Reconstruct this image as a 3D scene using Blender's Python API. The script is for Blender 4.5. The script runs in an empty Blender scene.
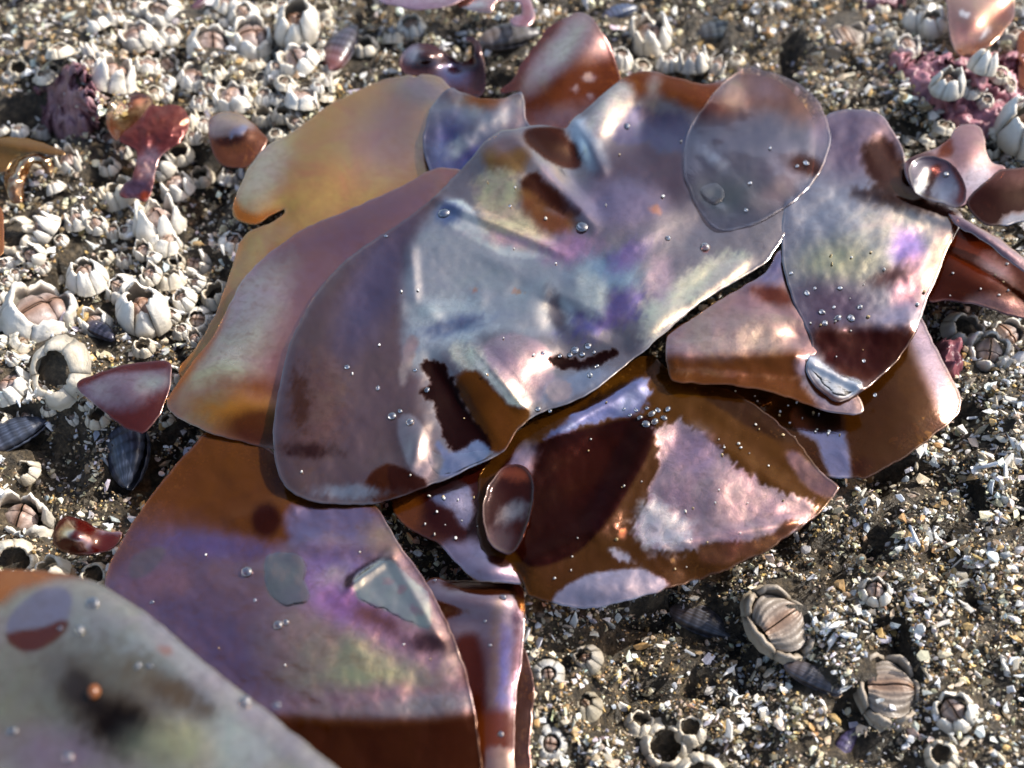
import bpy, bmesh, math, random
import numpy as np
from mathutils import Vector, Matrix, Euler
from mathutils.geometry import delaunay_2d_cdt

# ------------------------------------------------------------------ camera, sky, sun
SC = bpy.context.scene
C = SC.collection
CM = 0.01                                   # everything below is laid out in centimetres
LENS, SENSOR, W, H = 40.0, 36.0, 1024, 768
FPX = LENS / SENSOR * W
PITCH, DIST = math.radians(55), 28.0
cam_pos = np.array([0.0, -DIST * math.cos(PITCH), DIST * math.sin(PITCH)])
cam_d = bpy.data.cameras.new('camera')
cam = bpy.data.objects.new('camera', cam_d)
C.objects.link(cam)
cam.location = Vector(cam_pos) * CM
cam.rotation_euler = (math.pi / 2 - PITCH, 0, 0)
cam_d.lens, cam_d.sensor_width = LENS, SENSOR
cam_d.clip_start, cam_d.clip_end = 0.01, 500
cam_d.dof.use_dof = True
cam_d.dof.focus_distance = 0.264
cam_d.dof.aperture_fstop = 12
SC.camera = cam

SUN_EL, SUN_AZ = math.radians(40), math.radians(66)      # azimuth: to the right of the viewing direction (+Y)
world = bpy.data.worlds.new('World')
SC.world = world
world.use_nodes = True
nt = world.node_tree
sky = nt.nodes.new('ShaderNodeTexSky')
sky.sky_type = 'NISHITA'
sky.sun_disc = False
sky.sun_elevation = SUN_EL
sky.sun_rotation = SUN_AZ
sky.air_density, sky.dust_density, sky.ozone_density = 1.0, 3.0, 1.2
nt.nodes['Background'].inputs['Strength'].default_value = 0.15
nt.links.new(sky.outputs['Color'], nt.nodes['Background'].inputs['Color'])
sun_d = bpy.data.lights.new('sun', 'SUN')
sun_d.energy, sun_d.angle, sun_d.color = 3.9, math.radians(0.5), (1.0, 0.95, 0.88)
sun = bpy.data.objects.new('sun', sun_d)
C.objects.link(sun)
sdir = Vector((math.sin(SUN_AZ) * math.cos(SUN_EL), math.cos(SUN_AZ) * math.cos(SUN_EL), math.sin(SUN_EL)))
sun.rotation_euler = sdir.to_track_quat('Z', 'Y').to_euler()
sun.location = sdir * 2
SC.view_settings.view_transform = 'Standard'
SC.view_settings.look = 'None'
SC.view_settings.exposure = 0.70
SC.view_settings.gamma = 1.0
SC.render.engine = 'CYCLES'
SC.cycles.use_denoising = True
SC.cycles.max_bounces = 8
SC.cycles.transparent_max_bounces = 16
SC.cycles.caustics_reflective = False
SC.cycles.caustics_refractive = False

rng = np.random.default_rng(11)
random.seed(11)

# ------------------------------------------------------------------ maths helpers
SP, CP = math.sin(PITCH), math.cos(PITCH)
def ray(px, py):
    a = (np.asarray(px, float) - W / 2) / FPX
    b = -(np.asarray(py, float) - H / 2) / FPX
    return np.stack([a, CP + b * SP, -SP + b * CP], -1)
def at(px, py, z):
    """point (cm) seen at pixel px,py on the level z (cm)"""
    d = ray(px, py)
    t = (np.asarray(z, float) - cam_pos[2]) / d[..., 2]
    return cam_pos + d * t[..., None]
def pix(p):
    q = np.asarray(p, float) - cam_pos
    x, y, z = q[..., 0], q[..., 1] * SP + q[..., 2] * CP, q[..., 1] * CP - q[..., 2] * SP
    return W / 2 + FPX * x / z, H / 2 - FPX * y / z
def scale_at(px, py, z=0.5):
    """centimetres per pixel there"""
    p = at(px, py, z) - cam_pos
    return (p[..., 1] * CP - p[..., 2] * SP) / FPX

def _hash(i, j, seed):
    i = i.astype(np.int64).astype(np.uint32); j = j.astype(np.int64).astype(np.uint32)
    h = i * np.uint32(374761393) + j * np.uint32(668265263) + np.uint32(seed * 974711 + 12345)
    h = (h ^ (h >> np.uint32(13))) * np.uint32(1274126177)
    h = h ^ (h >> np.uint32(16))
    return (h & np.uint32(0xFFFFFF)).astype(float) / 0xFFFFFF
def vnoise(x, y, seed=0):
    x = np.asarray(x, float); y = np.asarray(y, float)
    i, j = np.floor(x), np.floor(y)
    u, v = x - i, y - j
    u = u * u * u * (u * (u * 6 - 15) + 10); v = v * v * v * (v * (v * 6 - 15) + 10)
    a, b = _hash(i, j, seed), _hash(i + 1, j, seed)
    c, d = _hash(i, j + 1, seed), _hash(i + 1, j + 1, seed)
    return (a * (1 - u) + b * u) * (1 - v) + (c * (1 - u) + d * u) * v
def fbm(x, y, seed=0, octv=4):
    s, a, t = 0.0, 1.0, 0.0
    for o in range(octv):
        s = s + a * (vnoise(x * 2 ** o + 17.3 * o, y * 2 ** o - 9.1 * o, seed + o) * 2 - 1)
        t += a; a *= 0.5
    return s / t
def sstep(e0, e1, x):
    t = np.clip((x - e0) / (e1 - e0), 0, 1)
    return t * t * (3 - 2 * t)
def lin(c):
    c = np.asarray(c, float) / 255.0
    return np.where(c <= 0.04045, c / 12.92, ((c + 0.055) / 1.055) ** 2.4)
def spline(pts, step=3.0):
    P = np.array(pts, float); n = len(P); out = []
    for i in range(n):
        p0, p1, p2, p3 = P[i - 1], P[i], P[(i + 1) % n], P[(i + 2) % n]
        k = max(1, int(round(np.linalg.norm(p2 - p1) / step)))
        for t in np.arange(k) / k:
            # centripetal-ish: damped tangents so corners do not overshoot
            l = np.linalg.norm(p2 - p1)
            m1 = (p2 - p0); m2 = (p3 - p1)
            m1 = m1 / (np.linalg.norm(m1) + 1e-9) * l; m2 = m2 / (np.linalg.norm(m2) + 1e-9) * l
            a = 2 * t ** 3 - 3 * t ** 2 + 1; b = t ** 3 - 2 * t ** 2 + t
            c = -2 * t ** 3 + 3 * t ** 2; d = t ** 3 - t ** 2
            out.append(a * p1 + b * m1 * 0.9 + c * p2 + d * m2 * 0.9)
    return np.array(out)
def inside(poly, x, y):
    x = np.asarray(x, float); y = np.asarray(y, float)
    r = np.zeros(x.shape, bool)
    x0, y0 = poly[-1]
    for x1, y1 in poly:
        c = ((y1 > y) != (y0 > y))
        with np.errstate(divide='ignore', invalid='ignore'):
            xi = (x0 - x1) * (y - y1) / (y0 - y1 + 1e-12) + x1
        r ^= c & (x < xi)
        x0, y0 = x1, y1
    return r
def sdist(poly, x, y):
    """signed distance (positive inside) to a polygon, in pixels"""
    x = np.asarray(x, float); y = np.asarray(y, float)
    P = np.asarray(poly, float); Q = np.roll(P, 1, 0)
    if x.size <= 8:
        X_, Y_ = x.ravel()[:, None], y.ravel()[:, None]
        d = P - Q; t = np.clip(((X_ - Q[:, 0]) * d[:, 0] + (Y_ - Q[:, 1]) * d[:, 1]) / ((d ** 2).sum(1) + 1e-12), 0, 1)
        b = ((X_ - Q[:, 0] - t * d[:, 0]) ** 2 + (Y_ - Q[:, 1] - t * d[:, 1]) ** 2).min(1) ** 0.5
        dy = np.where(np.abs(d[:, 1]) < 1e-12, 1e-12, d[:, 1])
        c = ((P[:, 1] > Y_) != (Q[:, 1] > Y_)) & (X_ < Q[:, 0] + (Y_ - Q[:, 1]) * d[:, 0] / dy)
        return np.where(c.sum(1) % 2 == 1, b, -b).reshape(x.shape)
    best = np.full(x.shape, 1e18)
    for (x1, y1), (x0, y0) in zip(P, Q):
        dx, dy = x1 - x0, y1 - y0
        t = np.clip(((x - x0) * dx + (y - y0) * dy) / (dx * dx + dy * dy + 1e-12), 0, 1)
        best = np.minimum(best, (x - x0 - t * dx) ** 2 + (y - y0 - t * dy) ** 2)
    d = np.sqrt(best)
    return np.where(inside(P, x, y), d, -d)

# ------------------------------------------------------------------ object helpers
def tag(o, label=None, cat=None, group=None, kind=None):
    if label: o['label'] = label
    if cat: o['category'] = cat
    if group: o['group'] = group
    if kind: o['kind'] = kind
    return o
def mesh_np(name, V, F, mat=None, smooth=True, cols=None):
    """V in centimetres; F a list or an int array of faces"""
    me = bpy.data.meshes.new(name)
    V = np.asarray(V, float) * CM
    if isinstance(F, np.ndarray) and F.ndim == 2:
        n, k = F.shape
        me.vertices.add(len(V)); me.vertices.foreach_set('co', V.astype(np.float32).ravel())
        me.loops.add(n * k); me.loops.foreach_set('vertex_index', F.astype(np.int32).ravel())
        me.polygons.add(n)
        me.polygons.foreach_set('loop_start', np.arange(0, n * k, k, dtype=np.int32))
        me.polygons.foreach_set('loop_total', np.full(n, k, np.int32))
        me.update(calc_edges=True)
    else:
        me.from_pydata([tuple(v) for v in V], [], [tuple(int(i) for i in f) for f in F])
    for key, arr in (cols or {}).items():
        arr = np.asarray(arr, np.float32)
        if arr.ndim == 2 and arr.shape[1] == 3:
            arr = np.hstack([arr, np.ones((len(arr), 1), np.float32)])
        a = me.attributes.new(key, 'FLOAT_COLOR', 'POINT')
        a.data.foreach_set('color', arr.ravel())
    if mat: me.materials.append(mat)
    me.polygons.foreach_set('use_smooth', np.full(len(me.polygons), bool(smooth)))
    me.update()
    return me
def link(name, me, parent=None):
    o = bpy.data.objects.new(name, me)
    C.objects.link(o)
    if parent: o.parent = parent
    return o

class NT:
    """terse node-tree builder"""
    def __init__(s, name):
        s.m = bpy.data.materials.new(name); s.m.use_nodes = True
        s.t = s.m.node_tree; s.t.nodes.clear()
        s.out = s.t.nodes.new('ShaderNodeOutputMaterial')
    def n(s, kind, _props=None, **inp):
        nd = s.t.nodes.new(kind)
        for k, v in (_props or {}).items(): setattr(nd, k, v)
        for k, v in inp.items():
            k2 = int(k[1:]) if k[0] == 'i' and k[1:].isdigit() else k.replace('_', ' ')
            s.set(nd.inputs[k2], v)
        return nd
    def set(s, sock, v):
        if hasattr(v, 'bl_rna') and isinstance(v, bpy.types.NodeSocket): s.t.links.new(v, sock)
        else:
            if sock.type == 'RGBA' and len(v) == 3: v = (*v, 1)
            sock.default_value = v
    def attr(s, name): return s.n('ShaderNodeAttribute', dict(attribute_name=name))
    def math(s, op, a, b=0.0, clamp=False):
        return s.n('ShaderNodeMath', dict(operation=op, use_clamp=clamp), i0=a, i1=b).outputs[0]
    def mix(s, f, a, b, blend='MIX'):
        nd = s.t.nodes.new('ShaderNodeMix'); nd.data_type = 'RGBA'; nd.blend_type = blend
        s.set(nd.inputs[0], f); s.set(nd.inputs[6], a); s.set(nd.inputs[7], b)
        return nd.outputs[2]
    def noise(s, scale, detail=4, rough=0.55, vec=None, dist=0.0):
        nd = s.n('ShaderNodeTexNoise', Scale=scale, Detail=detail, Roughness=rough, Distortion=dist)
        if vec is None: vec = s.n('ShaderNodeTexCoord').outputs['Object']
        s.t.links.new(vec, nd.inputs['Vector'])
        return nd
    def ramp(s, fac, stops):
        nd = s.t.nodes.new('ShaderNodeValToRGB'); e = nd.color_ramp.elements
        while len(e) < len(stops): e.new(0.5)
        for el, (p, c) in zip(e, stops):
            el.position = p; el.color = (*c, 1) if len(c) == 3 else c
        s.t.links.new(fac, nd.inputs[0]); return nd.outputs[0]
    def done(s, shader):
        s.t.links.new(shader, s.out.inputs['Surface']); return s.m

# ------------------------------------------------------------------ materials
def mat_ground():
    k = NT('wet_rock')
    n1 = k.noise(420, 6, 0.72); n2 = k.noise(1300, 3, 0.6)
    c = k.ramp(n1.outputs[0], [(0.3, (0.008, 0.006, 0.004)), (0.45, (0.032, 0.024, 0.014)), (0.58, (0.09, 0.066, 0.038)), (0.75, (0.24, 0.19, 0.12))])
    b = k.n('ShaderNodeBump', Strength=1.0, Distance=0.0016, Height=k.math('ADD', n1.outputs[0], k.math('MULTIPLY', n2.outputs[0], 0.4)))
    p = k.n('ShaderNodeBsdfPrincipled', Base_Color=c, Roughness=0.45, Normal=b.outputs[0])
    return k.done(p.outputs[0])
def mat_grain(name, rough, bump=0.3, trans=0.0):
    k = NT(name)
    a = k.attr('col')
    n = k.noise(2500, 2, 0.5)
    c = k.mix(0.5, a.outputs['Color'], k.ramp(n.outputs[0], [(0.25, (0.35, 0.33, 0.30)), (0.75, (1.0, 1.0, 1.0))]), 'MULTIPLY')
    b = k.n('ShaderNodeBump', Strength=bump, Distance=0.0003, Height=n.outputs[0])
    p = k.n('ShaderNodeBsdfPrincipled', Base_Color=c, Roughness=rough, Normal=b.outputs[0])
    return k.done(p.outputs[0])
def mat_shell(name, rough=0.5):
    """barnacle plates: colour comes from the plate itself, with fine growth relief"""
    k = NT(name)
    a = k.attr('col')
    info = k.n('ShaderNodeObjectInfo')
    n = k.noise(600, 4, 0.6); n2 = k.noise(140, 4, 0.6)
    c = k.mix(0.55, a.outputs['Color'], k.ramp(n2.outputs[0], [(0.25, (0.5, 0.44, 0.34)), (0.42, (0.95, 0.94, 0.92)), (0.75, (1, 1, 1))]), 'MULTIPLY')
    c = k.mix(k.math('MULTIPLY', info.outputs['Random'], 0.22), c, (0.62, 0.52, 0.40), 'MULTIPLY')
    b = k.n('ShaderNodeBump', Strength=0.55, Distance=0.0005, Height=n.outputs[0])
    p = k.n('ShaderNodeBsdfPrincipled', Base_Color=c, Roughness=rough, Normal=b.outputs[0])
    p.inputs['Subsurface Weight'].default_value = 0.0
    return k.done(p.outputs[0])
def mat_mussel():
    k = NT('mussel_shell')
    a = k.attr('col')
    n = k.noise(900, 3, 0.6)
    b = k.n('ShaderNodeBump', Strength=0.3, Distance=0.0003, Height=n.outputs[0])
    p = k.n('ShaderNodeBsdfPrincipled', Base_Color=a.outputs['Color'], Roughness=0.28, Normal=b.outputs[0])
    return k.done(p.outputs[0])
def mat_blade():
    """red seaweed: translucent brown body, iridescent cuticle with painted glare and reflections, clear wet coat"""
    k = NT('seaweed')
    sh, su, bo = k.attr('sheen'), k.attr('surf'), k.attr('body')      # cuticle hue with painted reflections, rgb + strength; rough, clear, wet; body rgb
    sx = k.n('ShaderNodeSeparateColor', Color=su.outputs['Color'])
    rough, clear, wet = sx.outputs[0], sx.outputs[1], sx.outputs[2]
    tc = k.n('ShaderNodeTexCoord').outputs['Object']
    mp = k.n('ShaderNodeMapping', Vector=tc, Rotation=(0, 0, 0.7), Scale=(1.0, 1.25, 1.0))
    fib = k.noise(420, 6, 0.68, mp.outputs[0], 0.6)
    big = k.noise(75, 5, 0.6, tc, 0.8)
    fine = k.noise(1900, 3, 0.6, tc)
    h = k.math('ADD', k.math('MULTIPLY', fib.outputs[0], 1.0), k.math('MULTIPLY', fine.outputs[0], 0.35))
    bump = k.n('ShaderNodeBump', Strength=k.math('MULTIPLY', rough, 0.7, True), Distance=0.00030, Height=h)
    h2 = k.math('ADD', big.outputs[0], k.math('MULTIPLY', fib.outputs[0], 0.08))
    bump2 = k.n('ShaderNodeBump', Strength=0.14, Distance=0.0010, Height=h2)
    # body
    base = k.mix(0.6, bo.outputs['Color'], k.ramp(big.outputs[0], [(0.3, (0.15, 0.17, 0.14)), (0.7, (0.37, 0.43, 0.34))]), 'MULTIPLY')
    dif = k.n('ShaderNodeBsdfDiffuse', Color=base)
    trl = k.n('ShaderNodeBsdfTranslucent', Color=k.mix(1.0, base, (1.5, 1.25, 0.8), 'MULTIPLY'))
    gam = k.n('ShaderNodeGamma', Color=bo.outputs['Color'], Gamma=0.32)
    tra = k.n('ShaderNodeBsdfTransparent', Color=gam.outputs[0])
    m1 = k.n('ShaderNodeMixShader', i0=0.45, i1=dif.outputs[0], i2=trl.outputs[0])
    m2 = k.n('ShaderNodeMixShader', i0=k.math('MULTIPLY', clear, 2.2, True), i1=m1.outputs[0], i2=tra.outputs[0])
    # cuticle hue, with glare and dark reflections painted into its mask
    st = k.math('MULTIPLY', sh.outputs['Alpha'], k.mix(k.math('MULTIPLY', rough, 2.2, True), (1, 1, 1), k.ramp(fib.outputs[0], [(0.3, (0.55,) * 3), (0.55, (1.0,) * 3)])))
    lw = k.n('ShaderNodeLayerWeight', Blend=0.35, Normal=bump2.outputs[0])
    hue = k.n('ShaderNodeHueSaturation', Hue=k.math('ADD', 0.5, k.math('MULTIPLY', k.math('SUBTRACT', big.outputs[0], 0.5), 0.16)),
              Saturation=0.95, Value=1.08, Color=sh.outputs['Color'])
    glo = k.n('ShaderNodeBsdfGlossy', Color=hue.outputs[0], Roughness=k.math('MULTIPLY', rough, 0.66), Normal=bump.outputs[0])
    m3 = k.n('ShaderNodeMixShader', i0=k.math('MINIMUM', st, 0.95), i1=m2.outputs[0], i2=glo.outputs[0])
    # wet coat
    fr = k.n('ShaderNodeFresnel', IOR=1.40, Normal=bump2.outputs[0])
    co = k.n('ShaderNodeBsdfGlossy', Color=(1, 1, 1), Roughness=0.045, Normal=bump2.outputs[0])
    m4 = k.n('ShaderNodeMixShader', i0=k.math('MULTIPLY', fr.outputs[0], k.math('MULTIPLY', wet, k.math('ADD', 0.08, k.math('MULTIPLY', sh.outputs['Alpha'], 1.7), True))), i1=m3.outputs[0], i2=co.outputs[0])
    return k.done(m4.outputs[0])
def mat_water():
    k = NT('water')
    tc = k.n('ShaderNodeTexCoord').outputs['Object']
    n = k.noise(160, 3, 0.5, tc, 0.5)
    b = k.n('ShaderNodeBump', Strength=0.2, Distance=0.0008, Height=n.outputs[0])
    fr = k.n('ShaderNodeFresnel', IOR=1.36, Normal=b.outputs[0])
    tr = k.n('ShaderNodeBsdfTransparent', Color=(0.98, 0.99, 0.99))
    gl = k.n('ShaderNodeBsdfGlossy', Color=(1, 1, 1), Roughness=0.05, Normal=b.outputs[0])
    m = k.n('ShaderNodeMixShader', i0=k.math('ADD', fr.outputs[0], 0.02, True), i1=tr.outputs[0], i2=gl.outputs[0])
    return k.done(m.outputs[0])
def mat_bubble():
    k = NT('water_drop')
    fr = k.n('ShaderNodeFresnel', IOR=1.7)
    tr = k.n('ShaderNodeBsdfTransparent', Color=(0.72, 0.74, 0.76))
    gl = k.n('ShaderNodeBsdfGlossy', Color=(1, 1, 1), Roughness=0.03)
    m = k.n('ShaderNodeMixShader', i0=k.math('ADD', fr.outputs[0], 0.12, True), i1=tr.outputs[0], i2=gl.outputs[0])
    return k.done(m.outputs[0])
def mat_crust():
    k = NT('coralline_crust')
    a = k.attr('col'); n = k.noise(500, 4, 0.6)
    c = k.mix(0.6, a.outputs['Color'], k.ramp(n.outputs[0], [(0.3, (0.4, 0.35, 0.4)), (0.7, (1.1, 1.1, 1.1))]), 'MULTIPLY')
    b = k.n('ShaderNodeBump', Strength=0.7, Distance=0.0006, Height=n.outputs[0])
    p = k.n('ShaderNodeBsdfPrincipled', Base_Color=c, Roughness=0.4, Normal=b.outputs[0])
    return k.done(p.outputs[0])
M_GROUND, M_SHELL, M_OPER, M_MUSSEL = mat_ground(), mat_shell('barnacle_wall'), mat_shell('barnacle_lid', 0.38), mat_mussel()
M_GRAIN, M_FLAKE = mat_grain('sand_grain', 0.38), mat_grain('shell_bit', 0.42, 0.2)
M_BLADE, M_WATER, M_DROP, M_CRUST = mat_blade(), mat_water(), mat_bubble(), mat_crust()
# ------------------------------------------------------------------ ground: encrusted rock
PITS = [(25, 112, 46, 30, 1.6), (690, 612, 55, 26, 1.0), (885, 466, 26, 16, 1.0), (140, 462, 46, 40, 1.1), (215, 178, 34, 30, 0.9),
        (470, 78, 40, 26, 1.2), (395, 30, 60, 30, 0.7), (925, 330, 24, 24, 0.9), (792, 48, 9, 34, 1.0), (715, 38, 34, 14, 0.6),
        (25, 425, 60, 30, 0.8), (968, 596, 9, 8, 0.7), (640, 690, 40, 60, 0.5), (690, 745, 40, 24, 0.7), (900, 132, 16, 12, 0.8),
        (890, 545, 26, 22, 0.7), (755, 655, 20, 34, 0.5), (850, 745, 36, 18, 0.6), (190, 205, 20, 30, 0.6), (110, 300, 12, 60, 0.4),
        (430, 570, 50, 30, 1.0), (560, 320, 250, 160, 0.5), (300, 620, 150, 120, 0.5), (345, 60, 16, 40, 0.5), (720, 680, 30, 18, 0.4), (840, 605, 16, 12, 0.5), (620, 640, 20, 16, 0.4)]
_pc = [(at(a, b, 0.0), c * scale_at(a, b), d * scale_at(a, b) / 0.75, e) for a, b, c, d, e in PITS]
BUMPS = [(62, 60, 60, 40, 0.5), (100, 105, 40, 34, 0.9), (960, 90, 70, 40, 0.5), (900, 600, 120, 80, 0.35), (60, 370, 70, 40, 0.5), (250, 60, 90, 60, 0.4)]
_bc = [(at(a, b, 0.0), c * scale_at(a, b), d * scale_at(a, b) / 0.75, e) for a, b, c, d, e in BUMPS]
def hg(x, y):
    x = np.asarray(x, float); y = np.asarray(y, float)
    r = np.sqrt(x * x + y * y)
    z = 0.42 * fbm(x / 4.2, y / 4.2, 3, 3) + 0.55 * fbm(x / 1.5, y / 1.5, 5, 4) + 0.16 * (1 - np.abs(fbm(x / 0.9, y / 0.9, 15, 2)) * 3) + 0.10 * fbm(x / 0.35, y / 0.35, 9, 3)
    z = z - 0.7 * np.clip(1 - np.abs(fbm(x / 3.4, y / 3.4, 55, 3)) * 8, 0, 1) * sstep(-0.05, 0.25, fbm(x / 5.0, y / 5.0, 66, 2))
    z = z + (0.5 * fbm(x / 1.2, y / 1.2, 91, 3) + 0.15 * fbm(x / 0.5, y / 0.5, 92, 2)) * sstep(2.5, 4.5, x) * sstep(1.5, -1.0, y)
    far = sstep(25, 120, r)
    z = z * (1 - far) + far * (0.8 * fbm(x / 30, y / 30, 8, 3) - 2.0)
    for c, rx, ry, d in _pc: z = z - d * np.exp(-(((x - c[0]) / rx) ** 2 + ((y - c[1]) / ry) ** 2))
    for c, rx, ry, d in _bc: z = z + d * np.exp(-(((x - c[0]) / rx) ** 2 + ((y - c[1]) / ry) ** 2))
    return z - 0.05
def hg1(x, y): return float(hg(np.array([x]), np.array([y]))[0])
def on_ground(px, py, up=0.0):
    """the ground point seen at a pixel"""
    z = 0.0
    for _ in range(5):
        p = at(px, py, z); z = hg1(p[0], p[1]) + up
    return at(px, py, z)
def on_ground_np(px, py, up=0.0):
    z = np.zeros(len(px))
    for _ in range(5):
        p = at(px, py, z); z = hg(p[:, 0], p[:, 1]) + up
    return at(px, py, z)
N = 520
u = np.linspace(-1, 1, N); w_ = 6.0 * np.sinh(6.9 * u)
X, Y = np.meshgrid(w_, w_ + 2.0)
V = np.stack([X.ravel(), Y.ravel(), hg(X.ravel(), Y.ravel())], 1)
idx = np.arange(N * N).reshape(N, N)
F = np.stack([idx[:-1, :-1], idx[:-1, 1:], idx[1:, 1:], idx[1:, :-1]], -1).reshape(-1, 4)
tag(link('ground', mesh_np('ground', V, F, M_GROUND)), kind='structure')

# ------------------------------------------------------------------ seaweed blades
BLADES = {}
FLAT, CURL, LOWER = 0.8, 0.16, 0.42      # overall relief of the sheets
def e(cx, cy, rx, ry, ang=0): return ('e', cx, cy, rx, ry, ang)
def shape_d(sh, x, y):
    if sh[0] == 'e':
        _, cx, cy, rx, ry, ang = sh
        a = math.radians(ang); dx, dy = x - cx, y - cy
        u, v = dx * math.cos(a) + dy * math.sin(a), -dx * math.sin(a) + dy * math.cos(a)
        q = np.sqrt((u / rx) ** 2 + (v / ry) ** 2)
        return (1 - q) * min(rx, ry)
    return sdist(spline(sh, 6), x, y)
def P(shape, soft=10, sheen=None, s=None, rough=None, body=None, clear=None, wet=None, jit=6, js=14):  # patches paint sky glare and dark reflections along with the blade's own hues
    return dict(shape=shape, soft=soft, sheen=sheen, s=s, rough=rough, body=body, clear=clear, wet=wet, jit=jit, js=js)
BROWN, ORANGE, MAROON, TAN = (100, 54, 24), (146, 80, 28), (58, 20, 13), (176, 124, 66)
def bump_z(bumps, x, y):
    z = 0
    for cx, cy, rx, ry, ang, amp in bumps:
        a = math.radians(ang); dx, dy = x - cx, y - cy
        u, v = dx * math.cos(a) + dy * math.sin(a), -dx * math.sin(a) + dy * math.cos(a)
        z = z + amp * np.exp(-(u / rx) ** 2 - (v / ry) ** 2)
    return z
def fold(x, y, x0, y0, x1, y1, amp, wid):
    """a crease: a sharp ridge (or valley) along a line, fading at its ends"""
    dx, dy = x1 - x0, y1 - y0; L = math.hypot(dx, dy)
    t = ((x - x0) * dx + (y - y0) * dy) / L ** 2
    d = np.abs((x - x0) * dy - (y - y0) * dx) / L
    end = np.clip(np.minimum(t, 1 - t) * 5 + 0.6, 0, 1)
    return amp * (np.sqrt((d / wid) ** 2 + 0.03) * -1 + 1).clip(0) ** 1.3 * end
def blade(key, outline, label, z0, plane=(0, 0), bumps=(), curl=(20, 0.0), body=BROWN, sheen=(150, 140, 140), s=0.3, rough=0.3,
          clear=0.25, wet=1.0, patches=(), step=3.4, thick=0.02, wob=0.03, ws=45, over=None, edge=0.013, folds=(), rag=1.0, smul=1.0, name='seaweed_blade', parent=None, cat='seaweed', holes=()):
    ol = spline(outline, 3.2)
    rnd = np.random.default_rng(len(ol) * 7 + len(key))
    ol = ol + rag * np.stack([fbm(ol[:, 0] / 9, ol[:, 1] / 9, 31, 2), fbm(ol[:, 0] / 9, ol[:, 1] / 9, 32, 2)], 1)
    x0, y0 = ol.min(0); x1, y1 = ol.max(0)
    gx, gy = np.meshgrid(np.arange(x0, x1, step), np.arange(y0, y1, step * 0.87))
    gx = gx + (np.arange(gx.shape[0]) % 2)[:, None] * step / 2
    g = np.stack([gx.ravel(), gy.ravel()], 1) + rnd.normal(0, 0.25, (gx.size, 2))
    d = sdist(ol, g[:, 0], g[:, 1])
    hl = [spline(h, 3.2) for h in holes]
    for h in hl: d = np.minimum(d, -sdist(h, g[:, 0], g[:, 1]))
    g = g[d > 5.2]
    tg = np.roll(ol, -1, 0) - np.roll(ol, 1, 0); tg /= np.linalg.norm(tg, axis=1)[:, None] + 1e-9
    inn = np.stack([-tg[:, 1], tg[:, 0]], 1)
    if sdist(ol, *(ol + inn * 1.2).T).mean() < 0: inn = -inn
    for off in (1.1, 2.2, 3.6):
        q = ol + inn * off; q = q[sdist(ol, q[:, 0], q[:, 1]) > off * 0.82]; g = np.vstack([g, q])
    rings = [ol] + hl
    pts = np.vstack(rings + [g]); faces = []; o = 0
    for r in rings:
        faces.append(list(range(o, o + len(r)))); o += len(r)
    vs, _, fs, *_r = delaunay_2d_cdt([Vector(p) for p in pts], [], faces, 2 if holes else 1, 1e-4)
    v = np.array([(q.x, q.y) for q in vs])
    fs = [list(f) for f in fs]
    if holes:
        cen = np.array([v[f].mean(0) for f in fs]); keep = np.ones(len(fs), bool)
        for h in hl: keep &= ~inside(h, cen[:, 0], cen[:, 1])
        fs = [f for f, q in zip(fs, keep) if q]
    x, y = v[:, 0], v[:, 1]
    cx, cy = np.mean(np.array(outline), 0)
    seed = sum(map(ord, key))
    def base_z(x, y):
        lift = 0.0
        if over: lift = np.maximum.reduce([BLADES[q][1](x, y) for q in over]) - z0 + LOWER + 0.07
        zz = lift + z0 - LOWER + plane[0] * (x - cx) / 100 + plane[1] * (y - cy) / 100 + FLAT * bump_z(bumps, x, y) \
            + 0.55 * wob * fbm(x / ws, y / ws, seed, 4) + sum((fold(x, y, *q) for q in folds), 0.0)
        p = at(x, y, zz); gz = hg(p[..., 0], p[..., 1]) + 0.2        # where the rock pokes up the sheet drapes over it
        return zz + np.logaddexp(0, (gz - zz) / 0.08) * 0.08
    D = sdist(ol, x, y)
    z = base_z(x, y) + CURL * curl[1] * (1 - np.clip(D / curl[0], 0, 1)) ** 2
    bead = np.exp(-((D - 1.2) / 0.9) ** 2)              # the wet edge stands up as a fine bead
    z = z + edge * bead
    V = at(x, y, z)
    f = np.array(fs)
    n = np.cross(V[f[:, 1]] - V[f[:, 0]], V[f[:, 2]] - V[f[:, 0]])
    if n[:, 2].mean() < 0: f = f[:, ::-1]
    nv = len(v)
    A = np.tile(np.append(lin(sheen), s), (nv, 1)); B = np.tile([rough, clear, wet, 1.0], (nv, 1)); Bo = np.tile(lin(body), (nv, 1))
    for i, p in enumerate(patches):
        dd = shape_d(p['shape'], x, y) + 0.55 * p['jit'] * (0.9 * fbm(x / p['js'], y / p['js'], seed + i * 3, 3) + 0.7 * fbm((x + 0.6 * y) / 3.2, (y - 0.6 * x) / 9.0, seed + i, 2))
        so_ = p['soft'] * (1.3 if p['soft'] <= 4 else 2.0)
        w = sstep(-so_ / 2, so_ / 2, dd)[:, None]
        if p['sheen'] is not None: A[:, :3] = A[:, :3] * (1 - w) + lin(p['sheen']) * w
        if p['s'] is not None: A[:, 3:] = A[:, 3:] * (1 - w) + smul * (min(0.92, p['s'] * 1.2) if p['s'] > 0.3 else p['s']) * w       # smul: a clearer film has less painted sheen
        for c, q in ((0, 'rough'), (1, 'clear'), (2, 'wet')):
            if p[q] is not None: B[:, c:c + 1] = B[:, c:c + 1] * (1 - w) + p[q] * w
        if p['body'] is not None: Bo = Bo * (1 - w) + lin(p['body']) * w
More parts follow.
